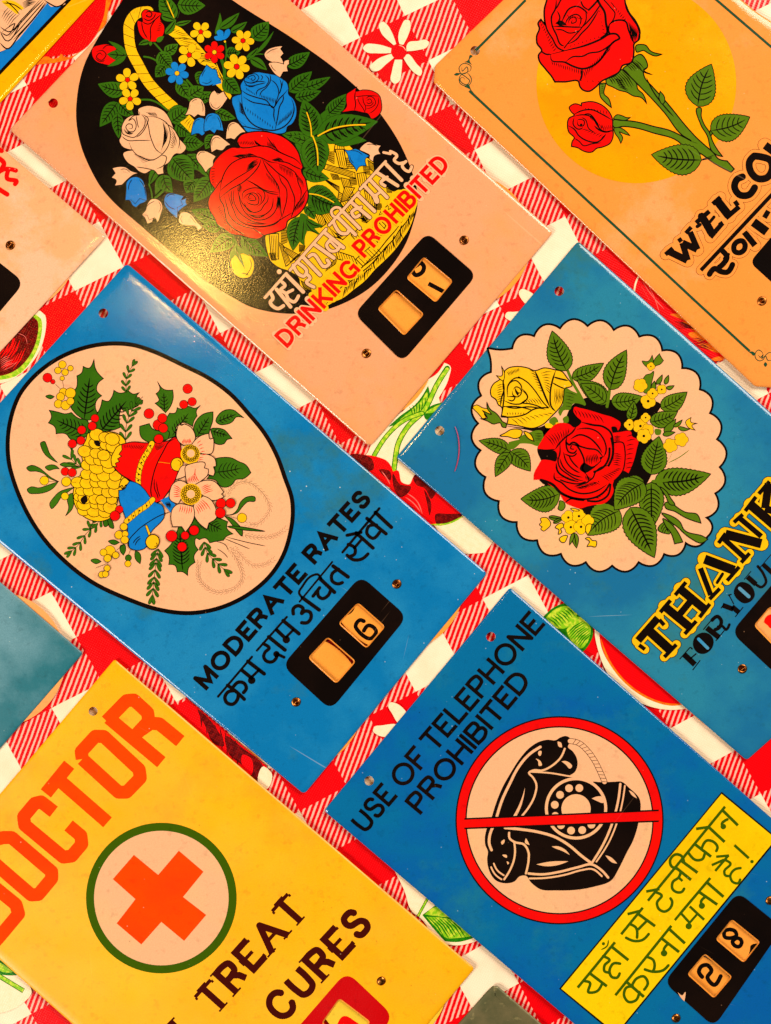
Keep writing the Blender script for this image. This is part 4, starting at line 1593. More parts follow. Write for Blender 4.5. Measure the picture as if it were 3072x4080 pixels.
'moderate2': '''
A 1050 2250 600
@ number_plate base
p K 130 205,1115 1075,120 1590,575 745,1610
''',
'telephone': '''
A 0 0 3072
@ prohibition_ring
c K 1209,1772.5 225
c R 1209,1772.5 222
c K 1209,1772.5 203.5
c P 1209,1772.5 200.5
A 1800 2850 600
@ printed_telephone
F K 385,1260 440,1130 480,1000 560,800 650,640 760,470 860,360 960,295 1060,270 1150,275 1200,245 1270,230 1310,255 1300,310 1285,345 1340,400 1385,480 1390,560 1360,630 1310,665 1450,690 1560,730 1680,740 1790,735 1880,735 1960,800 2080,930 2088,1060 2070,1170 2000,1400 1940,1512 1853,1687 1765,1827 1573,1897 1153,1938 978,1924 873,1845 820,1775 750,1783 698,1836 593,1859 488,1827 409,1705 392,1582 400,1512 370,1430 365,1380
L:P 30 980,350 860,430 740,570 640,760 560,930 500,1115
L:P 30 450,1245 420,1330 415,1420 440,1490
L:P 22 1250,370 1210,460 1120,550 1000,610 900,610 855,635 900,690 935,760 920,880 850,1020 780,1110
F P 810,800! 800,880 770,1000 720,1110! 680,1115! 740,1000 780,900
L:P 18 870,625 1100,640 1310,675 1450,690 1560,730
F P 1170,290! 1205,300 1220,355! 1190,350
F P 965,395 990,395 975,450 960,440
F P 930,480 980,505 995,555 965,560 955,510
F P 1215,510! 1260,505 1330,570 1310,590 1260,545
L:P 30 590,1245 750,1260 950,1290 1150,1350 1300,1440 1430,1550 1550,1640
L:P 24 635,1300 640,1360 690,1400 800,1430 850,1520 850,1600 820,1750
L:P 22 690,1400 700,1500 690,1590 640,1720 580,1815
F P 820,1360! 840,1390 860,1435! 810,1410
F P 545,1405 585,1375 580,1410 555,1430
F P 560,1545 610,1550 610,1575 585,1570
F P 610,1615 635,1635 620,1650
L:P 18 465,1640 500,1710 575,1770
L:P 18 435,1680 480,1760 550,1815
F P 1105,1450! 1180,1450 1270,1500 1305,1545! 1220,1500 1130,1465
F P 935,1650! 1080,1620 1290,1615! 1200,1650 1050,1670
L:P 26 850,1750 1000,1760 1200,1730 1400,1680 1550,1650 1640,1700 1730,1795
L:P 20 860,1805 1030,1800 1250,1765 1450,1710 1550,1700 1660,1780
L:P 26 1865,760 1840,950 1780,1180 1690,1400 1560,1620
L:P 18 1915,780 1890,950 1830,1180 1740,1400 1600,1620
F P 1700,1550! 1740,1560 1830,1640! 1780,1630
F P 1960,830! 2000,850 2050,920! 1990,880
@ printed_dial
c P 1375,1030 345
c K 1375,1030 312
c P 1375,1035 162
c P 1298,807 43
c P 1411,805 43
c P 1198,880 43
c P 1140,990 43
c P 1145,1110 40
c P 1208,1215 43
c P 1320,1275 43
c P 1443,1270 43
c P 1545,1210 43
F P 1550,920! 1600,900 1660,900 1690,930 1680,965 1600,945
@ printed_cord
R P 55 36 1310,285 1400,305 1500,390 1580,500 1640,620 1690,735
@ prohibition_bar
f K 140,1138 2290,1043 2290,1180 140,1260
f R 125,1156 2310,1060 2310,1162 125,1243
@ notice_box base
A 0 0 1666
f K 2875,3155 3101,3342 2455,4128 2228,3939
f Z 2875,3163 3092,3342 2455,4118 2236,3939
@ hindi_lettering
A 2540 3200 440 952
l:H 24 90,842 755,30
l:H 24 75,762 190,740
L:H 24 165,770 208,795 168,860 182,910 230,935 282,905 298,845 285,822
L:H 24 375,590 355,640 305,680 302,740 340,768 382,765 402,738
l:H 22 355,640 388,672
l:H 26 330,555 462,662
L:H 24 400,500 375,452 330,442 282,490 290,540 335,565
l:H 26 380,498 518,600
l:H 26 490,350 635,462
L:H 24 440,430 510,492 560,482 578,440
L:H 24 555,385 600,322 652,332 690,382 680,412
l:H 26 615,208 752,335
l:H 24 505,222 622,205
l:H 26 730,58 866,192
L:H 24 775,140 728,182 735,205
C H 740,202 24
l:H 24 835,362 960,475
C H 987,504 15
l:H 22 678,462 790,452
l:H 22 640,535 745,488
l:H 22 670,585 785,450
L:H 22 752,488 802,522 748,590 755,620 800,628
L:H 22 888,560 842,570 800,628 822,680 868,690 885,660
l:H 24 362,960 628,645
l:H 26 590,675 742,808
l:H 26 530,765 688,875
L:H 24 590,805 548,850 552,880
C H 555,885 27
A 2572 3480 500 952
l:H 19 222,355 490,35
l:H 20 262,295 335,375
C H 328,400 24
l:H 18 330,380 400,300
l:H 20 335,250 445,352
A 2260 3560 440 952
l:H 24 90,812 412,420
L:H 24 150,755 195,768 182,850 258,842 298,785
l:H 26 195,688 342,800
L:H 24 310,540 365,575 322,620 322,670 365,682
L:H 24 455,605 402,602 365,682 385,720 430,725 452,690
l:H 26 375,452 528,575
C H 312,433 14
L:H 12 355,400 345,450 290,485
l:H 24 465,352 652,122
l:H 24 520,178 628,150
l:H 26 615,178 758,282
L:H 24 545,265 590,292 602,380
l:H 24 690,232 610,312
L:H 24 508,382 580,410 650,400 702,350
l:H 24 415,878 898,278
L:H 24 565,800 510,812 490,880 530,935 590,922 622,850
l:H 26 500,752 662,892
L:H 24 560,790 600,732 660,715 695,770 665,828
L:H 24 690,548 740,572 752,640 740,670
L:H 24 670,655 750,675 830,660 872,620
l:H 26 815,388 965,505
L:H 24 870,432 832,490 835,515
C H 835,515 28
l:H 26 870,298 1015,430
@ english_lettering base
A 1300 2700 800
T K 31 188,1178 455,865 186 USE
T K 31 505,812 724,555 186 OF
T K 31 762,505 1680,-560 186 TELEPHONE
T K 31 645,1025 1570,-80 180 PROHIBITED
A 2572 3480 500 952
@ number_plate base
p K 85 140,825 700,140 1040,415 520,1165
F P 245,900! 280,925 300,900 295,970! 270,945
''',
'thank': '''
A 0 0 3072
@ scalloped_panel
A 0 0 1666
Q P 6.5 1945,1389! 2043,1390 2129,1342 2232,1311 2341,1302 2445,1318 2546,1344 2637,1399 2716,1469 2786,1553 2826,1647 2854,1751 2865,1861 2847,1965 2811,2062 2816,2138 2731,2160 2645,2205 2544,2237 2439,2251 2335,2237 2236,2204 2142,2150 2061,2078 1990,1995 1937,1900 1918,1794 1908,1687 1920,1577 1958,1484!
A 2000 1700 600
@ shadow_shape
F K 780,-240 900,-310 1100,-330 1240,-290 1480,-330 1640,-300 1760,-240 1720,-160 1640,-80 1560,0 1700,200 1666,500 1560,700 1400,880 1250,900 1080,880 1040,920! 1000,1040! 860,910 640,700 430,610 440,400 390,260 430,130 500,0 640,-10
F K 40,-10 400,10 560,-40 500,80 300,40
A 1850 1250 600
@ leaf
L:E 32 1140,620 1200,760 1290,920 1330,1000
v E 1130,630 972,192 250 -20 6
v E 1195,710 1540,548 170 24 5
v E 1590,985 1250,735 200 10 5
v E 510,1520 165,1405 150 14 5
v E 510,1525 730,1740 200 -24 5
v E 500,1540 345,1800 150 10 4
L:E 34 500,1450 620,1420 850,1450
F E 490,1420! 640,1400 570,1480 540,1500! 510,1500
F E 1120,820 1180,850 1300,920 1320,1010! 1200,1000 1170,1060 1100,1070 1060,1130 1040,1090 1090,1000 1090,880
F E 1090,1160 1140,1130 1150,1200 1110,1210
F E 940,1180 1000,1140 1040,1190 1000,1250 960,1240
F E 600,1380 700,1320 860,1300 870,1400 820,1460 700,1420
H 4 5 1120,870 1230,900 1120,1020 1200,1040
H 4 5 780,1330 860,1330 780,1400 860,1400
A 2350 1350 600
L:E 32 220,540 210,640 190,750
v E 225,560 405,125 230 -24 5
v E 240,700 580,640 190 22 5
v E 170,700 -100,500 180 20 4
v E 440,900 490,690 110 10 3
v E 790,770 1075,590 185 20 5
v E 670,920 970,805 170 24 5
O 5 E 610,600 620,400 680,380 700,360 680,500 650,600
O 5 E 580,245 640,250 690,180! 700,260 650,320
O 5 E 690,330 710,240 770,165! 800,220 815,240! 780,280 730,300
v E 740,500 800,402 45 6 0
v E 835,500 870,405 45 0 0
v E 700,570 715,470 50 0 0
v E 850,545 930,520 40 8 0
v E 750,590 780,500 26 0 0
v E 825,1030 950,890 70 10 0
v E 930,970 1020,900 40 8 0
v E 980,980 1100,1000 40 10 0
v E 810,1060 940,1035 50 0 0
F E 720,1000 790,1010 780,1060 730,1060
v E 675,1500 765,1080 270 0 7
v E 720,1575 1335,1497 290 40 8
v E 590,1560 300,1750 260 -30 6
L:E 40 700,1580 860,1560
A 2472 1850 600
v E 340,200 345,710 260 0 7
v E 110,480 375,1030 330 0 8
v E 480,640 540,770 170 0 3
O 7 E 490,430 560,420 620,470 720,530 850,555 890,650! 720,590 600,520 500,480
O 7 E 460,540 560,570 660,640 700,720 940,810 965,830! 900,870 780,820 690,750 640,700 560,640
O 7 E 470,600 540,640 600,700 690,860! 600,880! 560,760 500,680
O 7 E 440,250 500,290 560,380 600,450 560,450 500,350
A 2000 1700 600
v E 1300,930 950,1200 330 40 7
v E 1570,620 1245,920 310 40 8
v E 640,740 210,800 270 -40 7
O 6 E 640,820 680,830 700,880 660,930 620,910 630,870
v E 520,1000 670,1010 50 8 1
v E 570,1065 680,1010 40 0 1
v E 800,1180 825,1340 70 0 1
v E 790,1180 750,1305 36 0 0
@ yellow_rose
A 1850 1250 600
O 8 Y 290,850 320,780 400,720 440,640 490,600 560,585 700,600 780,630 880,600 1000,620 1080,640 1130,700 1190,800 1110,830 1100,900 1080,1000 1020,1080 980,1120 860,1230 770,1265 600,1240 470,1220! 480,1150 410,1130! 410,1030 380,1010 350,950 300,910
L 12 780,630 830,750 880,880 950,1040
L 10 1010,630 970,760 950,900 970,1040 1010,1080
L 14 600,700 700,760 780,850 880,990 930,1040
L 9 450,640 430,760 440,900 430,1010 410,1130
L 8 480,920 490,780 570,710 640,720 690,760
L 8 480,820 500,770 570,740 620,780 640,860
L 8 440,960 550,1000 640,990 700,920 640,850
L 8 430,1020 550,1045 700,1030 900,1060
L 16 410,1140 560,1140 680,1110 760,1060 930,1040
L 8 430,1030 600,1030 760,1070
L 8 620,990 740,1000 880,1050
L 7 540,840 570,810 620,830 630,880 590,920 540,900 530,850
F K 560,820 600,870 640,870 600,890 600,910 570,880
L 8 470,920 560,930 540,960 480,950
L 8 640,830 700,930 620,990
L 10 990,700 1060,720 1150,740
L 8 970,760 1060,810 1110,830
L 9 420,730 440,830 410,940 400,1020
H 5 9 470,640 500,690 600,600 600,640
H 5 8 720,620 790,660 830,850 870,860
H 5 8 850,660 960,640 900,830 960,900
H 5 8 360,800 430,780 360,980 430,960
H 5 6 1000,830 990,1000 1090,830 1060,1000
H 5 9 520,1160 600,1230 920,1100 980,1110
H 5 7 470,1090 480,1120 660,1090 650,1120
H 5 6 660,950 700,990 800,930 860,1010
@ yellow_bud
O 6 Y 95,1030 130,1010 200,1040 300,1070 330,1120! 220,1110 240,1150 200,1160! 150,1100
O 7 E 180,1160! 250,1160 200,1070! 300,1110 260,1060 250,980! 290,1060 350,1100 400,1160 420,1190 465,1220 460,1260! 420,1250 400,1210 320,1220 260,1190
O 7 Y 395,1350 450,1320 520,1280 640,1300 620,1360 570,1380 480,1360
O 7 Y 660,1300 730,1330 770,1410! 710,1380
O 6 Y 355,685! 410,690 410,580! 445,660 430,740
F Y 890,1220 940,1210 990,1250 900,1255
F Y 1010,1210 1090,1215 1020,1250
@ red_rose
A 2000 1700 600
F R 400,245 440,150 520,40 600,-30 740,-30 800,10 880,-60 830,-110 790,-180 800,-215 870,-205 972,-180 1100,-140 1250,-90 1312,-40 1300,20 1282,45! 1265,5 1215,0 1225,70! 1300,60 1430,60 1440,105 1505,145 1490,250 1450,400 1400,515! 1330,490 1310,520 1240,600 1225,640 1235,700 1200,790 1130,850 1030,865 950,880 860,905 780,880 700,840 660,780 640,740 520,640 430,590 350,590! 355,520 400,430 440,370 520,370 600,380 610,340 600,280 580,265 460,265
L 10 820,0 780,60 700,120 640,180 590,250
L 12 880,-50 1000,-20 1120,0 1200,60 1230,180 1235,240
L 9 830,30 960,20 1060,60 1130,150 1150,280 1120,340
L 9 640,180 640,300 620,380 640,450 720,520 820,580 900,600
L 20 830,210 880,290 910,400 890,460 920,510
L 10 750,190 840,210 940,240 1050,260 1120,340
L 12 700,150 750,200 770,180 880,230
L 10 760,140 860,90 960,120 1050,200 1110,290
L 10 720,110 710,200 740,280 800,290 830,250
L 14 770,210 760,240 790,250
L 9 680,280 720,400 800,480 860,510
L 9 690,300 800,320 830,290
L 9 740,320 780,390 850,460
L 9 640,350 680,450 780,530 890,560
F K 860,470 920,510 1000,470 1080,400 1100,380! 1080,340 1110,330 1000,440 900,400
L 12 600,400 620,500 700,560 850,610
L 24 1190,240 1180,350 1130,440 1020,500
L 26 1210,130 1230,240 1220,340 1180,430
L 9 1180,430 1080,460 1030,510 1010,560 960,600
L 9 920,510 960,600 880,640 800,660
L 10 580,510 580,570 660,620 740,690 880,740 1050,710 1160,640
L 16 650,590 740,620 860,630 920,610
L 9 600,560 740,560
L 30 430,590 560,640 650,730 780,790 900,810
L 12 640,740 800,790 950,800 1080,760 1170,670 1190,620
L 22 1200,640 1170,760 1080,820 950,820
L 14 1230,180 1340,180 1360,260 1360,380 1340,480 1240,600
L 9 1240,240 1230,380
L 9 400,250 470,260 590,250
L 9 700,840 760,800 870,820
L 8 620,390 610,330
H 6 9 480,100 580,220 740,20 720,100
H 6 8 800,-190 830,-120 1060,-130 1120,-50
H 6 8 1380,110 1470,90 1370,460 1440,450
H 6 5 1240,110 1320,110 1240,170 1300,170
H 7 8 930,320 930,420 1040,300 1070,390
H 6 8 1100,540 1180,600 1260,470 1320,470
H 6 9 830,680 900,690 1000,610 1080,640
H 6 6 820,670 900,680 1060,600 1080,620
H 6 6 1040,790 1080,790 1140,690 1170,710
H 6 6 1240,300 1320,310 1230,420 1310,430
H 5 6 920,540 930,590 1000,560 980,600
@ blossom
A 2350 1350 600
w Y 645,690 82 4 20
w Y 695,605 58 4 0
w Y 795,560 52 4 40
w Y 676,305 44 4 10
w Y 560,515 76 5 10 n
w Y 440,950 60 4 0
w Y 560,965 82 5 0
w Y 640,1010 68 5 30
w Y 598,1075 80 5 10
w Y 618,872 52 4 0
w Y 892,1180 78 5 30 n
w Y 1012,1115 76 5 0 n
O 5 Y 1060,920 1120,870! 1115,915 1190,935! 1130,960 1165,1010! 1090,980
L:Y 12 1060,940 940,990
L:E 9 910,1270 850,1380
L:E 9 1100,1230 990,1310 870,1370
A 2000 1700 600
w Y 735,1005 76 4 0
w Y 852,990 76 5 0
w Y 762,1112 76 4 20
w Y 875,1108 80 4 0
w Y 950,1040 66 4 0 n
O 6 Y 945,1080 990,1080 985,1130 950,1195! 925,1150
O 6 Y 425,1020 500,1010 520,1030 540,1080 500,1130 460,1155 430,1130 445,1110! 415,1080 435,1060
O 6 Y 590,1115 620,1080 670,1070 680,1110 650,1130 660,1170 625,1190 630,1140
O 6 Y 635,1240 660,1215 725,1210 715,1240 690,1280 665,1280
O 6 Y 925,1235 960,1225 1000,1260 1040,1265 1035,1330 980,1320 945,1325 970,1270
O 5 Y 760,905 800,905 860,930 780,925
''',
'thank2': '''
A 2472 2350 600
@ thank_lettering base
S 40
s 195,562 415,312 : 85
s 205,610 272,660 : 45
s 430,330 485,392 : 45
s 330,465 555,670 : 105
s 485,745 620,605 : 45
s 490,185 770,415 : 95
s 440,250 555,115 : 45
s 710,490 840,345 : 45
s 660,-10 930,215 : 95
s 605,60 725,-85 : 45
s 875,305 990,155 : 45
s 640,290 790,110 : 75
s 885,-240 1000,60 : 60
s 985,105 1100,-15 : 45
s 930,-340 1260,-215 : 105
s 1180,-100 1315,-255 : 45
s 1070,-80 1130,-175 : 35
s 1085,-515 1165,-625 : 45
s 1115,-590 1390,-340 : 60
s 1335,-300 1430,-405 : 45
s 1160,-615 1560,-510 : 105
s 1310,-800 1560,-590 : 60
s 1255,-745 1355,-835 : 45
s 1380,-870 1500,-1030 : 45
s 1440,-940 1720,-700 : 105
s 1530,-1060 1650,-1200 : 45
s 1640,-1180 1600,-900 : 90
s 1600,-900 1760,-850 : 80
M K 66 Y 50 K 0
@ service_lettering base
l 62 705,715 825,828
l 12 655,768 772,635
l 12 800,888 882,780
l 14 775,635 798,658
l 16 770,765 840,705
F K 802,590 830,515 895,476 975,485 1025,540 1030,600 995,670 930,708 860,698 815,650
L:U 34 865,545 965,645
l 60 955,420 1095,530
l 12 918,440 1040,295
l 12 1055,565 1150,450
L 40 1015,335 1075,295 1115,340 1090,420 1050,440
L 30 1080,410 1120,400 1170,440 1205,385
l 55 1130,170 1250,215
l 12 1200,55 1255,160
l 12 1112,205 1150,150
l 14 1190,60 1230,50
l 55 1235,185 1310,250
l 12 1270,300 1358,192
F K 1255,40 1270,-30 1330,-85 1410,-70 1475,0 1485,70 1440,130 1370,150 1300,110
L:U 38 1320,-15 1420,75
l 55 1405,-145 1500,-60
L 30 1500,-60 1560,-30 1610,-80 1590,-160 1520,-260
l 10 1370,-115 1445,-205
l 50 1580,-280 1700,-170
l 10 1540,-240 1666,-390
A 2472 2350 600
@ number_plate base
p K 130 1225,470 2070,-520 2600,-80 1740,950
''',
'welcome': '''
A 0 0 3072
@ sun_disc
c N 1375,180 216
@ border_line
A 0 0 3072
l:D 5.5 1136,0 1028,109
l:D 5.5 1014,196 1138,312 1340,499 1503,651 1620,759
l:D 5.5 1545,-3 1680,113
A 1300 0 800
F D 1195,455 1215,465 1190,490 1210,540! 1170,520 1140,515! 1175,500
F D 1145,720! 1180,700 1200,740 1230,780 1190,740
L:D 7 1165,600 1195,585 1200,550 1170,530 1130,530 1103,560 1110,600 1160,640 1190,670 1170,700 1130,690 1110,660 1130,640 1150,660
L:D 7 1125,555 1130,590 1150,570 1165,555 1175,590 1150,610 1110,610 1080,605
L:D 7 1165,600 1190,625 1205,660 1190,700 1150,712 1110,690 1103,650 1120,620 1165,600
F D 1060,620 1080,605 1110,612 1085,628
A 2272 900 800
F D 1480,1045! 1520,1045 1535,1060 1520,1080! 1500,1060
L:D 7 1600,1070 1590,1045 1560,1030 1535,1060 1540,1100 1570,1120 1600,1110 1620,1075 1660,1050 1680,1060
L:D 7 1560,1070 1580,1090 1600,1070 1590,1100 1620,1080 1640,1115 1680,1110
F D 1620,1130 1635,1150 1620,1170 1605,1150
A 2000 0 600
@ printed_stem
O 9 E 1470,640 1530,600 1600,680 1610,740 1560,780! 1580,860 1666,960 1820,1130 2075,1440 2160,1530 2260,1620 2330,1680 2400,1760 2490,1780! 2570,1870! 2535,1905! 2340,1800 2200,1700 2000,1610 1950,1565 1670,1470 1500,1420 1330,1400 1240,1410 1220,1360 1230,1330 1310,1330 1500,1350 1666,1395 1850,1440 2090,1555 2000,1500 1800,1250 1666,1100 1500,930 1340,760 1420,700
O 8 E 2170,1190 2195,1190 2205,1290 2240,1380 2300,1470 2330,1560 2380,1650 2440,1730! 2390,1720 2330,1680 2270,1500 2200,1380
O 8 E 2300,1480 2320,1420 2370,1380 2395,1400 2340,1450 2310,1500
L 8 1600,860 1666,1000 1800,1180 1900,1290
L 8 2080,1560 2160,1585
O 7 E 1735,1080! 1750,1010! 1800,1080 1800,1130! 1780,1150
l 8 2220,1760 2340,1720
@ printed_sepal
O 8 E 1150,890 1250,840 1330,770 1430,860 1490,930 1500,980 1560,1040 1600,1145! 1540,1080 1450,1060 1380,1020 1300,1000 1220,960 1160,930
O 8 E 1085,930 1140,920 1130,1040 1180,1090 1210,1190! 1140,1130 1090,1070 1080,1000
O 8 E 1480,510 1590,500 1640,560 1770,600! 1700,620 1620,590 1570,560 1490,575
O 8 E 1440,670 1530,600 1600,680 1610,740 1570,770 1660,825! 1560,790 1500,730
O 7 E 1235,1310 1270,1270 1330,1280 1380,1300 1420,1300! 1370,1330 1300,1325
O 7 E 1240,1420 1290,1410 1370,1450 1415,1500! 1350,1480 1300,1460 1335,1520 1315,1585! 1290,1530 1250,1470
H 7 8 1180,860 1230,930 1330,790 1470,970
H 7 6 1250,870 1330,900 1290,960 1400,1010
H 6 6 1380,720 1440,780 1470,660 1570,760
H 6 5 1090,940 1130,940 1090,1030 1130,1030
L 14 1330,770 1430,860 1500,930
@ printed_rose
O 12 R 500,-20 470,100 470,200 480,280! 430,215! 400,260 415,310 385,400 390,480 440,560 405,610 410,660 480,760 560,860 585,905! 700,905 850,905 860,950 890,990 960,1010 1040,960 1100,900 1200,850 1300,790 1330,730 1430,690 1460,560 1460,490 1520,430 1520,360 1500,290 1440,200 1380,100 1360,0 1360,-100 500,-100
L 18 470,200 500,330 560,430 620,530 680,560
L 10 600,-20 590,100 550,180 555,280 600,380 660,500 690,510
L 10 430,560 490,600 540,600
L 12 540,600 545,660 700,690 780,730 900,760 1000,730 1090,660 1160,550 1240,460 1300,420 1270,380 1200,375 1100,430 900,510 740,550 540,600
L 9 700,690 780,630 900,620 960,590 1080,570 1180,510 1260,440
L 12 885,760 880,850 860,900
L 26 1050,-20 1090,60 1130,120 1150,250 1160,370 1100,420
L 22 960,110 1010,60 1080,-20
L 14 930,140 930,220 880,310 800,400 720,490 690,530
L 9 880,310 1000,180 1050,110 1090,50
L 9 720,490 820,440 880,370 950,300 1020,200 1070,110
L 9 560,290 700,295 800,300 890,300
L 8 590,330 660,330 740,365 870,330
L 9 610,120 640,200 620,260 700,290
F K 590,260 650,225 720,280! 650,275
L 10 660,250 700,160 740,100 830,70 920,120 950,150
L 8 700,280 720,220 760,180 830,160 870,190 870,250 855,290
L 7 735,260 750,210 810,190 820,240 770,255 780,220
L 9 600,100 640,20 660,-20
L 9 870,0 900,70 960,110
L 14 1190,270 1240,200 1250,150 1200,80 1130,0
L 12 1190,270 1180,350 1200,380
L 11 1190,270 1250,230 1370,240 1400,330 1440,430 1465,490
H 6 12 430,230 420,260 600,530 560,570
H 6 14 550,680 560,720 870,770 870,830
H 6 16 900,780 920,860 1200,520 1170,580
H 6 9 1200,20 1230,60 1380,200 1330,230
H 7 9 1400,240 1420,420 1500,330 1470,450
H 5 8 750,520 770,500 1080,420 1060,400
H 5 7 720,160 740,200 900,200 860,210
H 5 7 1070,130 1090,120 1150,370 1110,360
H 5 9 560,880 570,890 1080,910 1060,890
L 12 1360,0 1400,130 1480,240 1525,360 1500,450
@ printed_rosebud
O 9 R 745,1190 800,1150 880,1170! 880,1140! 1000,1125 1100,1160 1180,1230 1220,1310 1225,1420 1230,1500 1200,1580 1100,1630 1050,1640 1000,1680 880,1660 850,1640 770,1620! 780,1560 800,1530 740,1460 725,1390 740,1310 800,1270 770,1240
L 9 790,1270 900,1220 1000,1215 1100,1260 1220,1330
L 9 730,1390 800,1430 850,1500 950,1560 1060,1570 1130,1510 1150,1480
L 8 790,1290 900,1270 1000,1300 1050,1380 1100,1440 1230,1450
L 8 900,1270 960,1260 1040,1340 1080,1420
L 8 800,1300 790,1380 850,1430 900,1410
L 7 830,1330 850,1390 900,1390 910,1340 870,1320 830,1330
F K 865,1370 890,1370 885,1390 865,1390
L 7 880,1300 920,1320 960,1420 1030,1470
L 10 1020,1390 1080,1440 1150,1460 1220,1440
L 7 800,1530 850,1560 900,1610 1000,1590 1100,1580
H 5 8 920,1190 930,1210 1150,1220 1160,1270
H 5 9 950,1260 990,1330 1130,1440 1110,1380
H 5 8 880,1440 940,1430 1100,1530 1150,1490
H 5 6 1090,1390 1100,1440 1200,1380 1205,1440
A 2472 200 600
@ leaf
v E 855,620 1005,155 320 -30 5
v E 1000,890 1430,740 290 30 5
v E 895,1215 345,1155 320 -20 6
l 14 895,1215 1010,1190
''',
'welcome2': '''
A 2472 600 600
@ welcome_lettering
S 60
s 545,1120 740,1215 : 80
s 745,1215 685,1020 : 70
s 685,1020 850,1095 : 76
s 855,1095 770,900 : 68
s 497,1150 580,1078 : 48
s 640,1005 680,975 : 50
s 722,915 785,845 : 46
s 900,730 985,870 1000,900 : 90
s 835,800 985,670 : 52
s 850,840 880,820 : 40
s 940,850 1035,735 : 36
s 995,960 1130,800 : 55
s 1120,820 1100,790 : 50
s 1020,592 1108,515 : 52
s 1075,560 1200,720 : 98
s 1165,748 1315,620 : 56
s 1300,610 1265,558 : 52
s 1350,290 1290,320 1262,400 1320,490 1420,490 1485,410 : 78
s 1480,60 1430,120 1440,230 1520,310 1620,300 1680,200 1660,110 1560,70 1480,60 : 80
s 1600,-60 1760,60 : 90
M W 74 q 66 K 0
@ hindi_lettering
S 50
s 890,1325 1720,440 : 44
s 1130,1110 1178,1180 1135,1255 1095,1290 : 62
s 1150,1195 1195,1148 : 36
s 985,1368 1045,1305 1110,1338 1180,1345 1240,1262 : 62
s 1380,1040 1350,1000 1290,1010 1255,1060 1265,1115 1320,1130 1370,1095 1380,1040 : 60
s 1370,900 1490,1050 : 70
s 1470,790 1620,900 : 100
s 1590,690 1640,720 : 90
M W 66 q 58 K 0
L:q 44 1395,855 1500,945
L:W 30 1395,855 1500,945
L:q 24 1395,855 1500,945
@ number_plate base
p K 90 1430,1235 2200,340 2600,700 1800,1570
''',
}
# ---------------------------------------------------------------- cloth
PS = (CAMZ-0.0)/(CAMZ-.003)
def W3(x, y, z):
    s = (CAMZ-z)/(CAMZ-.003)
    return ((x-1536)*SK*s, (2040-y)*SK*s, z)
LATTICE = [(4.23059+1.536*0, -2.29339, -4.85415, 0.11057, -0.0813, -0.0077), (2.26103, 4.38177, 7.5977, 0.0253, 0.04529, -0.02507)]
STRIPE = (1000/20.6, 360/20.6)
def tag(o, label, cat, group=None):
    o['label'] = label; o['category'] = cat
    if group: o['group'] = group
def empty(name, px, py, z):
    STACK.clear()
    o = bpy.data.objects.new(name, None); COL.objects.link(o); o.location = W3(px, py, z); o.empty_display_size = .02
    return o
def mesh_obj(name, bm, mats, parent=None, smooth=False, org=(0, 0, 0)):
    me = bpy.data.meshes.new(name); 
    if org != (0, 0, 0): bmesh.ops.translate(bm, verts=bm.verts, vec=-Vector(org))
    bmesh.ops.recalc_face_normals(bm, faces=bm.faces)
    bm.to_mesh(me); bm.free()
    for m in (mats if isinstance(mats, list) else [mats]): me.materials.append(m)
    if smooth: me.polygons.foreach_set('use_smooth', [True]*len(me.polygons))
    o = bpy.data.objects.new(name, me); COL.objects.link(o)
    if parent: o.parent = parent
    return o

cloth = empty('tablecloth', 1536, 2040, 0)
tag(cloth, 'red and white gingham oilcloth printed with daisies and fruit, under all the signs', 'tablecloth')
cloth['cloth'] = 1
bm = bmesh.new()
nx, ny = 60, 78
grid = [[bm.verts.new((-.33+.66*i/nx, -.42+.84*j/ny, 0.0004*math.sin(i*.37+j*.21)*math.cos(j*.29-i*.11)-.0006)) for j in range(ny+1)] for i in range(nx+1)]
for i in range(nx):
    for j in range(ny): bm.faces.new((grid[i][j], grid[i+1][j], grid[i+1][j+1], grid[i][j+1]))
mesh_obj('cloth_sheet', bm, gingham(), cloth, True)
draw(ART['cloth'], cloth, 0.00002, (0, 0, 0))

# ---------------------------------------------------------------- sign builders
def offset_loop(pts, d):
    n = len(pts); out = []
    ar = sum(pts[i-1][0]*pts[i][1]-pts[i][0]*pts[i-1][1] for i in range(n))
    sg = 1 if ar > 0 else -1
    for i in range(n):
        a, p, b = pts[i-1], pts[i], pts[(i+1) % n]
        d1 = norm2(p[0]-a[0], p[1]-a[1]); d2 = norm2(b[0]-p[0], b[1]-p[1])
        nx_, ny_ = -(d1[1]+d2[1]), d1[0]+d2[0]; L = math.hypot(nx_, ny_) or 1; nx_ /= L; ny_ /= L
        dot = max(.5, nx_*-d1[1]+ny_*d1[0])
        out.append((p[0]+sg*nx_*d/dot, p[1]+sg*ny_*d/dot))
    return out
def circle_pts(cx, cy, r, n=24): return [(cx+r*math.cos(2*math.pi*k/n), cy+r*math.sin(2*math.pi*k/n)) for k in range(n)]
ZT = 0.0023            # top face of every panel
def densify(pts, step):
    out = []
    for i, p in enumerate(pts):
        q = pts[(i+1) % len(pts)]; L = math.hypot(q[0]-p[0], q[1]-p[1]); k = max(1, int(L/step))
        for s in range(k): out.append((p[0]+(q[0]-p[0])*s/k, p[1]+(q[1]-p[1])*s/k))
    return out
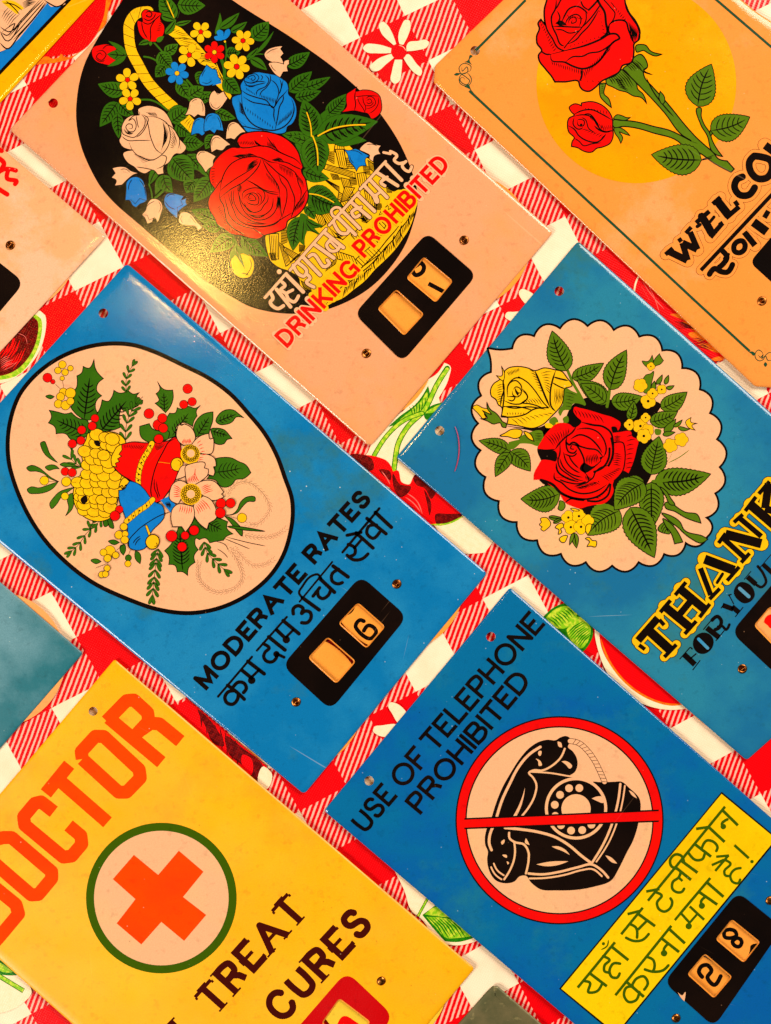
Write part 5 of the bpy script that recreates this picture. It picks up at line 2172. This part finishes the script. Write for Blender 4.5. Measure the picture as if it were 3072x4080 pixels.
def panel(parent, corners, radius, holes, mat, z=ZT, rim=9):
    """pressed tin sheet: flat face with real openings, a rolled rim and a thin skirt"""
    bm = bmesh.new()
    def loop(o):
        c = offset_loop([q[:2] for q in corners], o) if o else [q[:2] for q in corners]
        r = round_poly([(a[0], a[1], max(5, (q[2] if len(q) > 2 else radius)-o*.25)) for a, q in zip(c, corners)], radius)
        out = []
        for i, p in enumerate(r):                      # a few extra points on the long sides
            q = r[(i+1) % len(r)]; out.append(p)
            if i % 7 == 6: out += [(p[0]+(q[0]-p[0])*t/8, p[1]+(q[1]-p[1])*t/8) for t in range(1, 8)]
        return out
    loops = [[bm.verts.new(W3(x, y, zz)) for x, y in loop(o)]
             for o, zz in ((0.0, z-.0015), (0.0, z-.0010), (2, z-.00075), (5, z-.00050), (10, z-.00028), (20, z-.0001), (36, z))]
    for a, b in zip(loops, loops[1:]):
        for i in range(len(a)): bm.faces.new((a[i-1], a[i], b[i], b[i-1]))
    hl = []
    for h in holes:
        top = [bm.verts.new(W3(x, y, z)) for x, y in h]
        top2 = [bm.verts.new(W3(x, y, z)) for x, y in h]
        mid = [bm.verts.new(W3(x, y, z-.00025)) for x, y in h]
        bot = [bm.verts.new(W3(x, y, z-.0011)) for x, y in offset_loop(h, 5 if len(h) != 24 and len(h) != 16 else 0)]
        for a, b in ((top2, mid), (mid, bot)):
            for i in range(len(a)): bm.faces.new((a[i-1], a[i], b[i], b[i-1])).material_index = 1 if b is bot else 0
        hl.append(top)
    flat = loops[-1]
    polys = [[v.co.copy() for v in flat]] + [[v.co.copy() for v in h] for h in hl]
    allv = [v for l in [flat]+hl for v in l]
    for t in tessellate_polygon([[Vector((c.x, c.y, 0)) for c in p] for p in polys]):
        try: bm.faces.new([allv[i] for i in t])
        except ValueError: pass
    o = mesh_obj('panel', bm, [mat, WHEEL], parent, org=parent.location)
    me = o.data
    me.polygons.foreach_set('use_smooth', [abs(p.normal.z) > .3 for p in me.polygons])
    md = o.modifiers.new('weighted normals', 'WEIGHTED_NORMAL'); md.keep_sharp = False
    return o
def disc(parent, cx, cy, mat, r=268, z=0.0010):
    bm = bmesh.new(); pts = circle_pts(cx, cy, r, 72)
    a = [bm.verts.new(W3(x, y, z)) for x, y in pts]; b = [bm.verts.new(W3(x, y, z-.0004)) for x, y in pts]
    bm.faces.new(a); bm.faces.new(b)
    for i in range(len(a)): bm.faces.new((a[i-1], a[i], b[i], b[i-1]))
    return mesh_obj('number_disc', bm, mat, parent, org=parent.location)
def eyelet(parent, cx, cy, z=ZT):
    """hollow brass rivet: rolled ring round a dark bore"""
    bm = bmesh.new(); prof = [(19, 0.0), (17.5, .0004), (14, .00055), (10, .0003), (7.5, -.0006), (6.5, -.0012)]
    rings = [[bm.verts.new(W3(x, y, z+dz)) for x, y in circle_pts(cx, cy, r, 20)] for r, dz in prof]
    for a, b in zip(rings, rings[1:]):
        for i in range(len(a)): bm.faces.new((a[i-1], a[i], b[i], b[i-1]))
    bm.faces.new(rings[-1])
    return mesh_obj('eyelet', bm, BRASS, parent, True, org=parent.location)
def rivet(parent, cx, cy, z=ZT, mat=None):
    bm = bmesh.new(); prof = [(18, 0.0), (17, .0004), (12, .0008), (6, .001), (0.5, .00105)]
    rings = [[bm.verts.new(W3(x, y, z+dz)) for x, y in circle_pts(cx, cy, r, 20)] for r, dz in prof]
    for a, b in zip(rings, rings[1:]):
        for i in range(len(a)): bm.faces.new((a[i-1], a[i], b[i], b[i-1]))
    bm.faces.new(rings[-1])
    return mesh_obj('rivet', bm, mat or BRASS, parent, True, org=parent.location)
def digits(parent, txt, z=0.0010):
    draw(txt, parent, z+.00003, parent.parent.location)

m = NT('tarnished brass'); m.bsdf.inputs['Metallic'].default_value = 1; m.bsdf.inputs['Roughness'].default_value = .32
m.l(m.mix(m.ramp(m.noise(900, 2), .35, .65), srgb(205, 130, 60), srgb(80, 36, 14)), m.bsdf.inputs['Base Color']); BRASS = m.m
m = NT('bare weathered tin'); m.bsdf.inputs['Metallic'].default_value = .35; m.bsdf.inputs['Roughness'].default_value = .42
c = m.mix(m.ramp(m.noise(60, 8, .65), .4, .62), srgb(92, 92, 58), srgb(118, 108, 72)); c = m.mix(m.ramp(m.noise(300, 4), .6, .75, 0, .6), c, srgb(180, 165, 110))
m.l(c, m.bsdf.inputs['Base Color']); TIN = m.m
BLUE_M = enamel('bright blue enamel', srgb(6, 116, 178), srgb(30, 132, 186), srgb(44, 112, 128), seed=1, dust=.8, dustcol=srgb(235, 235, 225), blot=(.44, .58))
BLUE_T = enamel('faded blue enamel', srgb(38, 128, 160), srgb(22, 106, 156), srgb(50, 112, 112), seed=2, dust=.5, dustcol=srgb(215, 235, 235), blot=(.42, .6))
BLUE_P = enamel('deep blue enamel', srgb(2, 106, 160), srgb(2, 90, 168), srgb(26, 116, 144), seed=3, dust=.5, dustcol=srgb(215, 235, 235), blot=(.45, .6))
TEAL = enamel('worn teal enamel', srgb(36, 112, 126), srgb(100, 150, 164), srgb(112, 138, 100), seed=4, dust=.7, dustcol=srgb(220, 235, 220), rough=.36, blot=(.42, .6))
PINK_D = enamel('pink enamel', srgb(238, 162, 114), srgb(243, 158, 88), srgb(238, 168, 128), seed=5, dust=.2, blot=(.44, .64))
PINK_L = enamel('stained pink enamel', srgb(242, 176, 122), srgb(247, 190, 152), srgb(232, 156, 84), seed=6, dust=.2, blot=(.46, .52))
PEACH = enamel('peach orange enamel', srgb(244, 150, 66), srgb(248, 148, 60), srgb(243, 164, 100), seed=7, dust=.25, blot=(.44, .64))
YELL = enamel('yellow enamel', srgb(251, 176, 0), srgb(253, 186, 0), srgb(248, 164, 2), seed=8, dust=.1, blot=(.44, .66), rough=.34)
LETTER_M = enamel('yellow framed enamel', srgb(250, 172, 0), srgb(252, 180, 0), seed=9, dust=.1)
WHEEL = enamel('orange number disc', srgb(250, 160, 62), srgb(248, 152, 52), seed=10, dust=.0, dirt=.25)
WHEEL_P = enamel('pink number disc', srgb(248, 172, 100), srgb(246, 164, 92), seed=11, dust=.0)
WHEEL_Y = enamel('yellow number disc', srgb(240, 200, 60), srgb(236, 190, 40), seed=12, dust=.0)
def mount(x, y, r=19): return circle_pts(x, y, r, 24)
def F(ox, oy, k, s):       # points of a crop frame -> photograph pixels
    return [(ox+float(a)*k, oy+float(b)*k) for a, b in (t.split(',') for t in s.split())]
GRP = 'enamelled tin number signs laid out on the cloth'

# drinking
s = empty('tin_sign', 1100, 740, 0); tag(s, 'pink sign with a flower basket on a black oval, lettered DRINKING PROHIBITED', 'sign', GRP)
w1 = round_poly(F(1400, 700, .48, '215,1105 372,940 605,1150 438,1330'), 14); w2 = round_poly(F(1400, 700, .48, '455,850 600,670 845,875 700,1055'), 14)
panel(s, [(38, 517, 20), (812, -300, 20), (2205, 925, 20), (1474, 1782, 24)], 20, [w1, w2, mount(212, 411), circle_pts(1849, 957, 15, 16), circle_pts(1460, 1408, 15, 16)], PINK_D)
digits(disc(s, 1849, 957, WHEEL), "A 1400 700 800\n@ printed_digit\nF K 430,850 600,655 592,700 578,735 515,785 480,835\nL 36 500,770 535,825 592,795 602,755 575,720\nl 36 640,895 790,975"); disc(s, 1460, 1408, WHEEL, z=.0006)
eyelet(s, 1849, 957); eyelet(s, 1460, 1408)
zz = draw(ART['drinking'], s, ZT+5e-5, s.location); zz = draw(ART['drinking2'], s, zz, s.location)
draw_holes = {}
zz = draw(ART['drinking3'], s, zz, s.location, (w1, w2))

# welcome
s = empty('tin_sign', 2500, 600, 0); tag(s, 'peach sign with a long-stemmed red rose over a yellow disc, lettered WELCOME', 'sign', GRP)
panel(s, [(1733, 262, 10), (1728, 330, 10), (3008, 1540, 10), (3080, 1545, 10), (4000, 700), (3000, 38), (2500, -385, 10), (2410, -390, 10)], 12, [mount(1893, 202), circle_pts(3036, 1199, 15, 16)], PEACH)
disc(s, 3036, 1199, WHEEL); eyelet(s, 3036, 1199)
zz = draw(ART['welcome'], s, ZT+5e-5, s.location); draw(ART['welcome2'], s, zz, s.location)

# left pink
s = empty('tin_sign', 60, 950, 0); tag(s, 'stained pink sign cut off by the left edge, with a red letter fragment', 'sign', GRP)
panel(s, [(-900, -140), (0, 583), (422, 944, 14), (47, 1352), (-600, 2050)], 6, [circle_pts(41, 977, 15, 16)], PINK_L)
disc(s, 41, 977, WHEEL_P); disc(s, -348, 1428, WHEEL_P, z=.0006); eyelet(s, 41, 977); draw(ART['left'], s, ZT+5e-5, s.location)

# moderate
s = empty('tin_sign', 870, 2080, 0); tag(s, 'blue sign with holly and bells in an oval, lettered MODERATE RATES', 'sign', GRP)
w1 = round_poly(F(1050, 2250, .36, '490,1030 712,795 1025,1070 805,1320'), 16); w2 = round_poly(F(1050, 2250, .36, '825,650 1045,415 1350,685 1140,930'), 16)
panel(s, [(505, 1048, 22), (1942, 2284, 18), (1212, 3165, 20), (-290, 1924, 20)], 20, [w1, w2, mount(412, 1248), circle_pts(1581, 2327, 15, 16), circle_pts(1180, 2797, 15, 16)], BLUE_M)
digits(disc(s, 1581, 2327, WHEEL), "A 1050 2250 600\n@ printed_digit\nL 44 1110,625 1070,612 1018,680 1050,735 1190,815 1245,735 1225,700 1160,672 1110,730\nF K 980,420 1010,455 1000,500 910,560 850,500 900,430")
disc(s, 1180, 2797, WHEEL, z=.0006); eyelet(s, 1581, 2327); eyelet(s, 1180, 2797)
zz = draw(ART['moderate'], s, ZT+5e-5, s.location); draw(ART['moderate2'], s, zz, s.location, (w1, w2))

# thank
s = empty('tin_sign', 2400, 1900, 0); tag(s, 'blue sign with roses inside a scalloped pink shape, lettered THANK', 'sign', GRP)
w1 = round_poly(F(2472, 2350, .36, '1475,395 1660,175 1980,440 1760,690'), 16)
panel(s, [(2303, 960, 16), (3800, 2295), (2975, 3030, 16), (1578, 1823, 12)], 14, [w1, mount(2228, 1160), mount(1752, 1716), circle_pts(2958, 2665, 15, 16)], BLUE_T)
digits(disc(s, 2958, 2665, WHEEL_P), "A 2472 2350 600\n@ printed_digit\nF R 1590,360 1620,290 1700,270 1720,420 1650,420 1630,395"); disc(s, 3347, 2214, WHEEL_P, z=.0006); eyelet(s, 2958, 2665)
zz = draw(ART['thank'], s, ZT+5e-5, s.location); draw(ART['thank2'], s, zz, s.location, (w1,))  # black shapes around the red rose are printed ink

# left teal
s = empty('tin_sign', 60, 2650, 0); tag(s, 'worn teal sign without print, cut off by the left edge', 'sign', GRP)
panel(s, [(-700, 1730), (0, 2318), (332, 2602, 14), (0, 2982), (-600, 3660)], 6, [], TEAL)
disc(s, -8, 2628, WHEEL_P)

# doctor
s = empty('tin_sign', 900, 3500, 0); tag(s, 'yellow sign with an orange-red cross in a green ring, lettered DOCTOR', 'sign', GRP)
w2 = round_poly(F(1100, 3700, .63, '285,600 400,438 600,590 470,740'), 16)
panel(s, [(457, 2626, 12), (1892, 3858, 16), (1100, 4800), (-320, 3540)], 12, [w2, mount(371, 2834, 18)], YELL)
digits(disc(s, 1519, 3909, WHEEL_Y), "A 1100 3700 600 952\n@ printed_digit\nL:R 34 400,620 430,570 490,600 540,640\nL:R 30 440,600 480,640"); rivet(s, 1519, 3909)
draw(ART['doctor'], s, ZT+5e-5, s.location, (w2,))

# telephone
s = empty('tin_sign', 2200, 3200, 0); tag(s, 'deep blue sign with a crossed-out black telephone, lettered USE OF TELEPHONE PROHIBITED', 'sign', GRP)
w1 = round_poly(F(2572, 3480, .525, '315,765 450,605 660,785 520,950'), 14); w2 = round_poly(F(2572, 3480, .525, '530,500 655,345 872,520 745,680'), 14)
panel(s, [(2032, 2340, 14), (3700, 3812), (2900, 4600), (1290, 3230, 16)], 14, [w1, w2, mount(1956, 2537), mount(1471, 3111)], BLUE_P)
digits(disc(s, 3068, 3588, WHEEL), "A 2572 3480 500 952\n@ printed_digit\nL 30 640,425 600,440 600,480 650,490 690,470 680,440 640,425\nL 30 690,490 660,520 680,550 710,555 730,520 720,500 690,490\nF K 850,535 800,545 790,590 770,650 870,560")
digits(disc(s, 2694, 4057, WHEEL, z=.0006), "A 2572 3480 500 952\n@ printed_digit\nL 32 430,785 405,745 425,705 465,695 500,735 470,790 495,830 515,845 570,780", z=.0006)
rivet(s, 3068, 3588); rivet(s, 2694, 4057)
draw(ART['telephone'], s, ZT+5e-5, s.location, (w1, w2))

# grey back of a sign
s = empty('tin_sign', 2000, 4100, 0); tag(s, 'bare grey-green tin sign, its clipped corner showing at the bottom edge', 'sign', GRP)
panel(s, [(1940, 3950, 6), (1962, 3928, 4), (1982, 3928, 4), (2600, 4460), (2100, 5000), (1400, 4560)], 6, [], TIN, z=.0020)

# framed sign top left
s = empty('tin_sign', 150, 150, 0); tag(s, 'blue sign with printed letter pages inside a yellow border, top left corner', 'sign', GRP)
panel(s, [(-500, 957), (700, -352), (-100, -1100), (-1300, 200)], 20, [], LETTER_M)
draw(ART['letter'], s, ZT+9e-5, s.location)

# loose pink thread
bm = bmesh.new()
pts = catmull([(1813, 1700, 0), (1822, 1725, 0), (1829, 1770, 0), (1827, 1820, 0), (1818, 1860, 0), (1812, 1878, 0)], False, 6)
prev = None
for i, p in enumerate(pts):
    r = 2.2*(.6+.4*math.sin(math.pi*i/(len(pts)-1)))
    ring = [bm.verts.new(W3(p[0]+r*math.cos(a), p[1], ZT+.00055+r*SK*math.sin(a))) for a in (0, 1.57, 3.14, 4.71)]
    if prev:
        for q in range(4): bm.faces.new((prev[q-1], prev[q], ring[q], ring[q-1]))
    prev = ring
mm = NT('pink thread'); mm.bsdf.inputs['Base Color'].default_value = srgb(190, 60, 100); mm.bsdf.inputs['Roughness'].default_value = .8
o = mesh_obj('thread', bm, mm.m); tag(o, 'short pink thread lying on the blue THANK sign', 'thread')
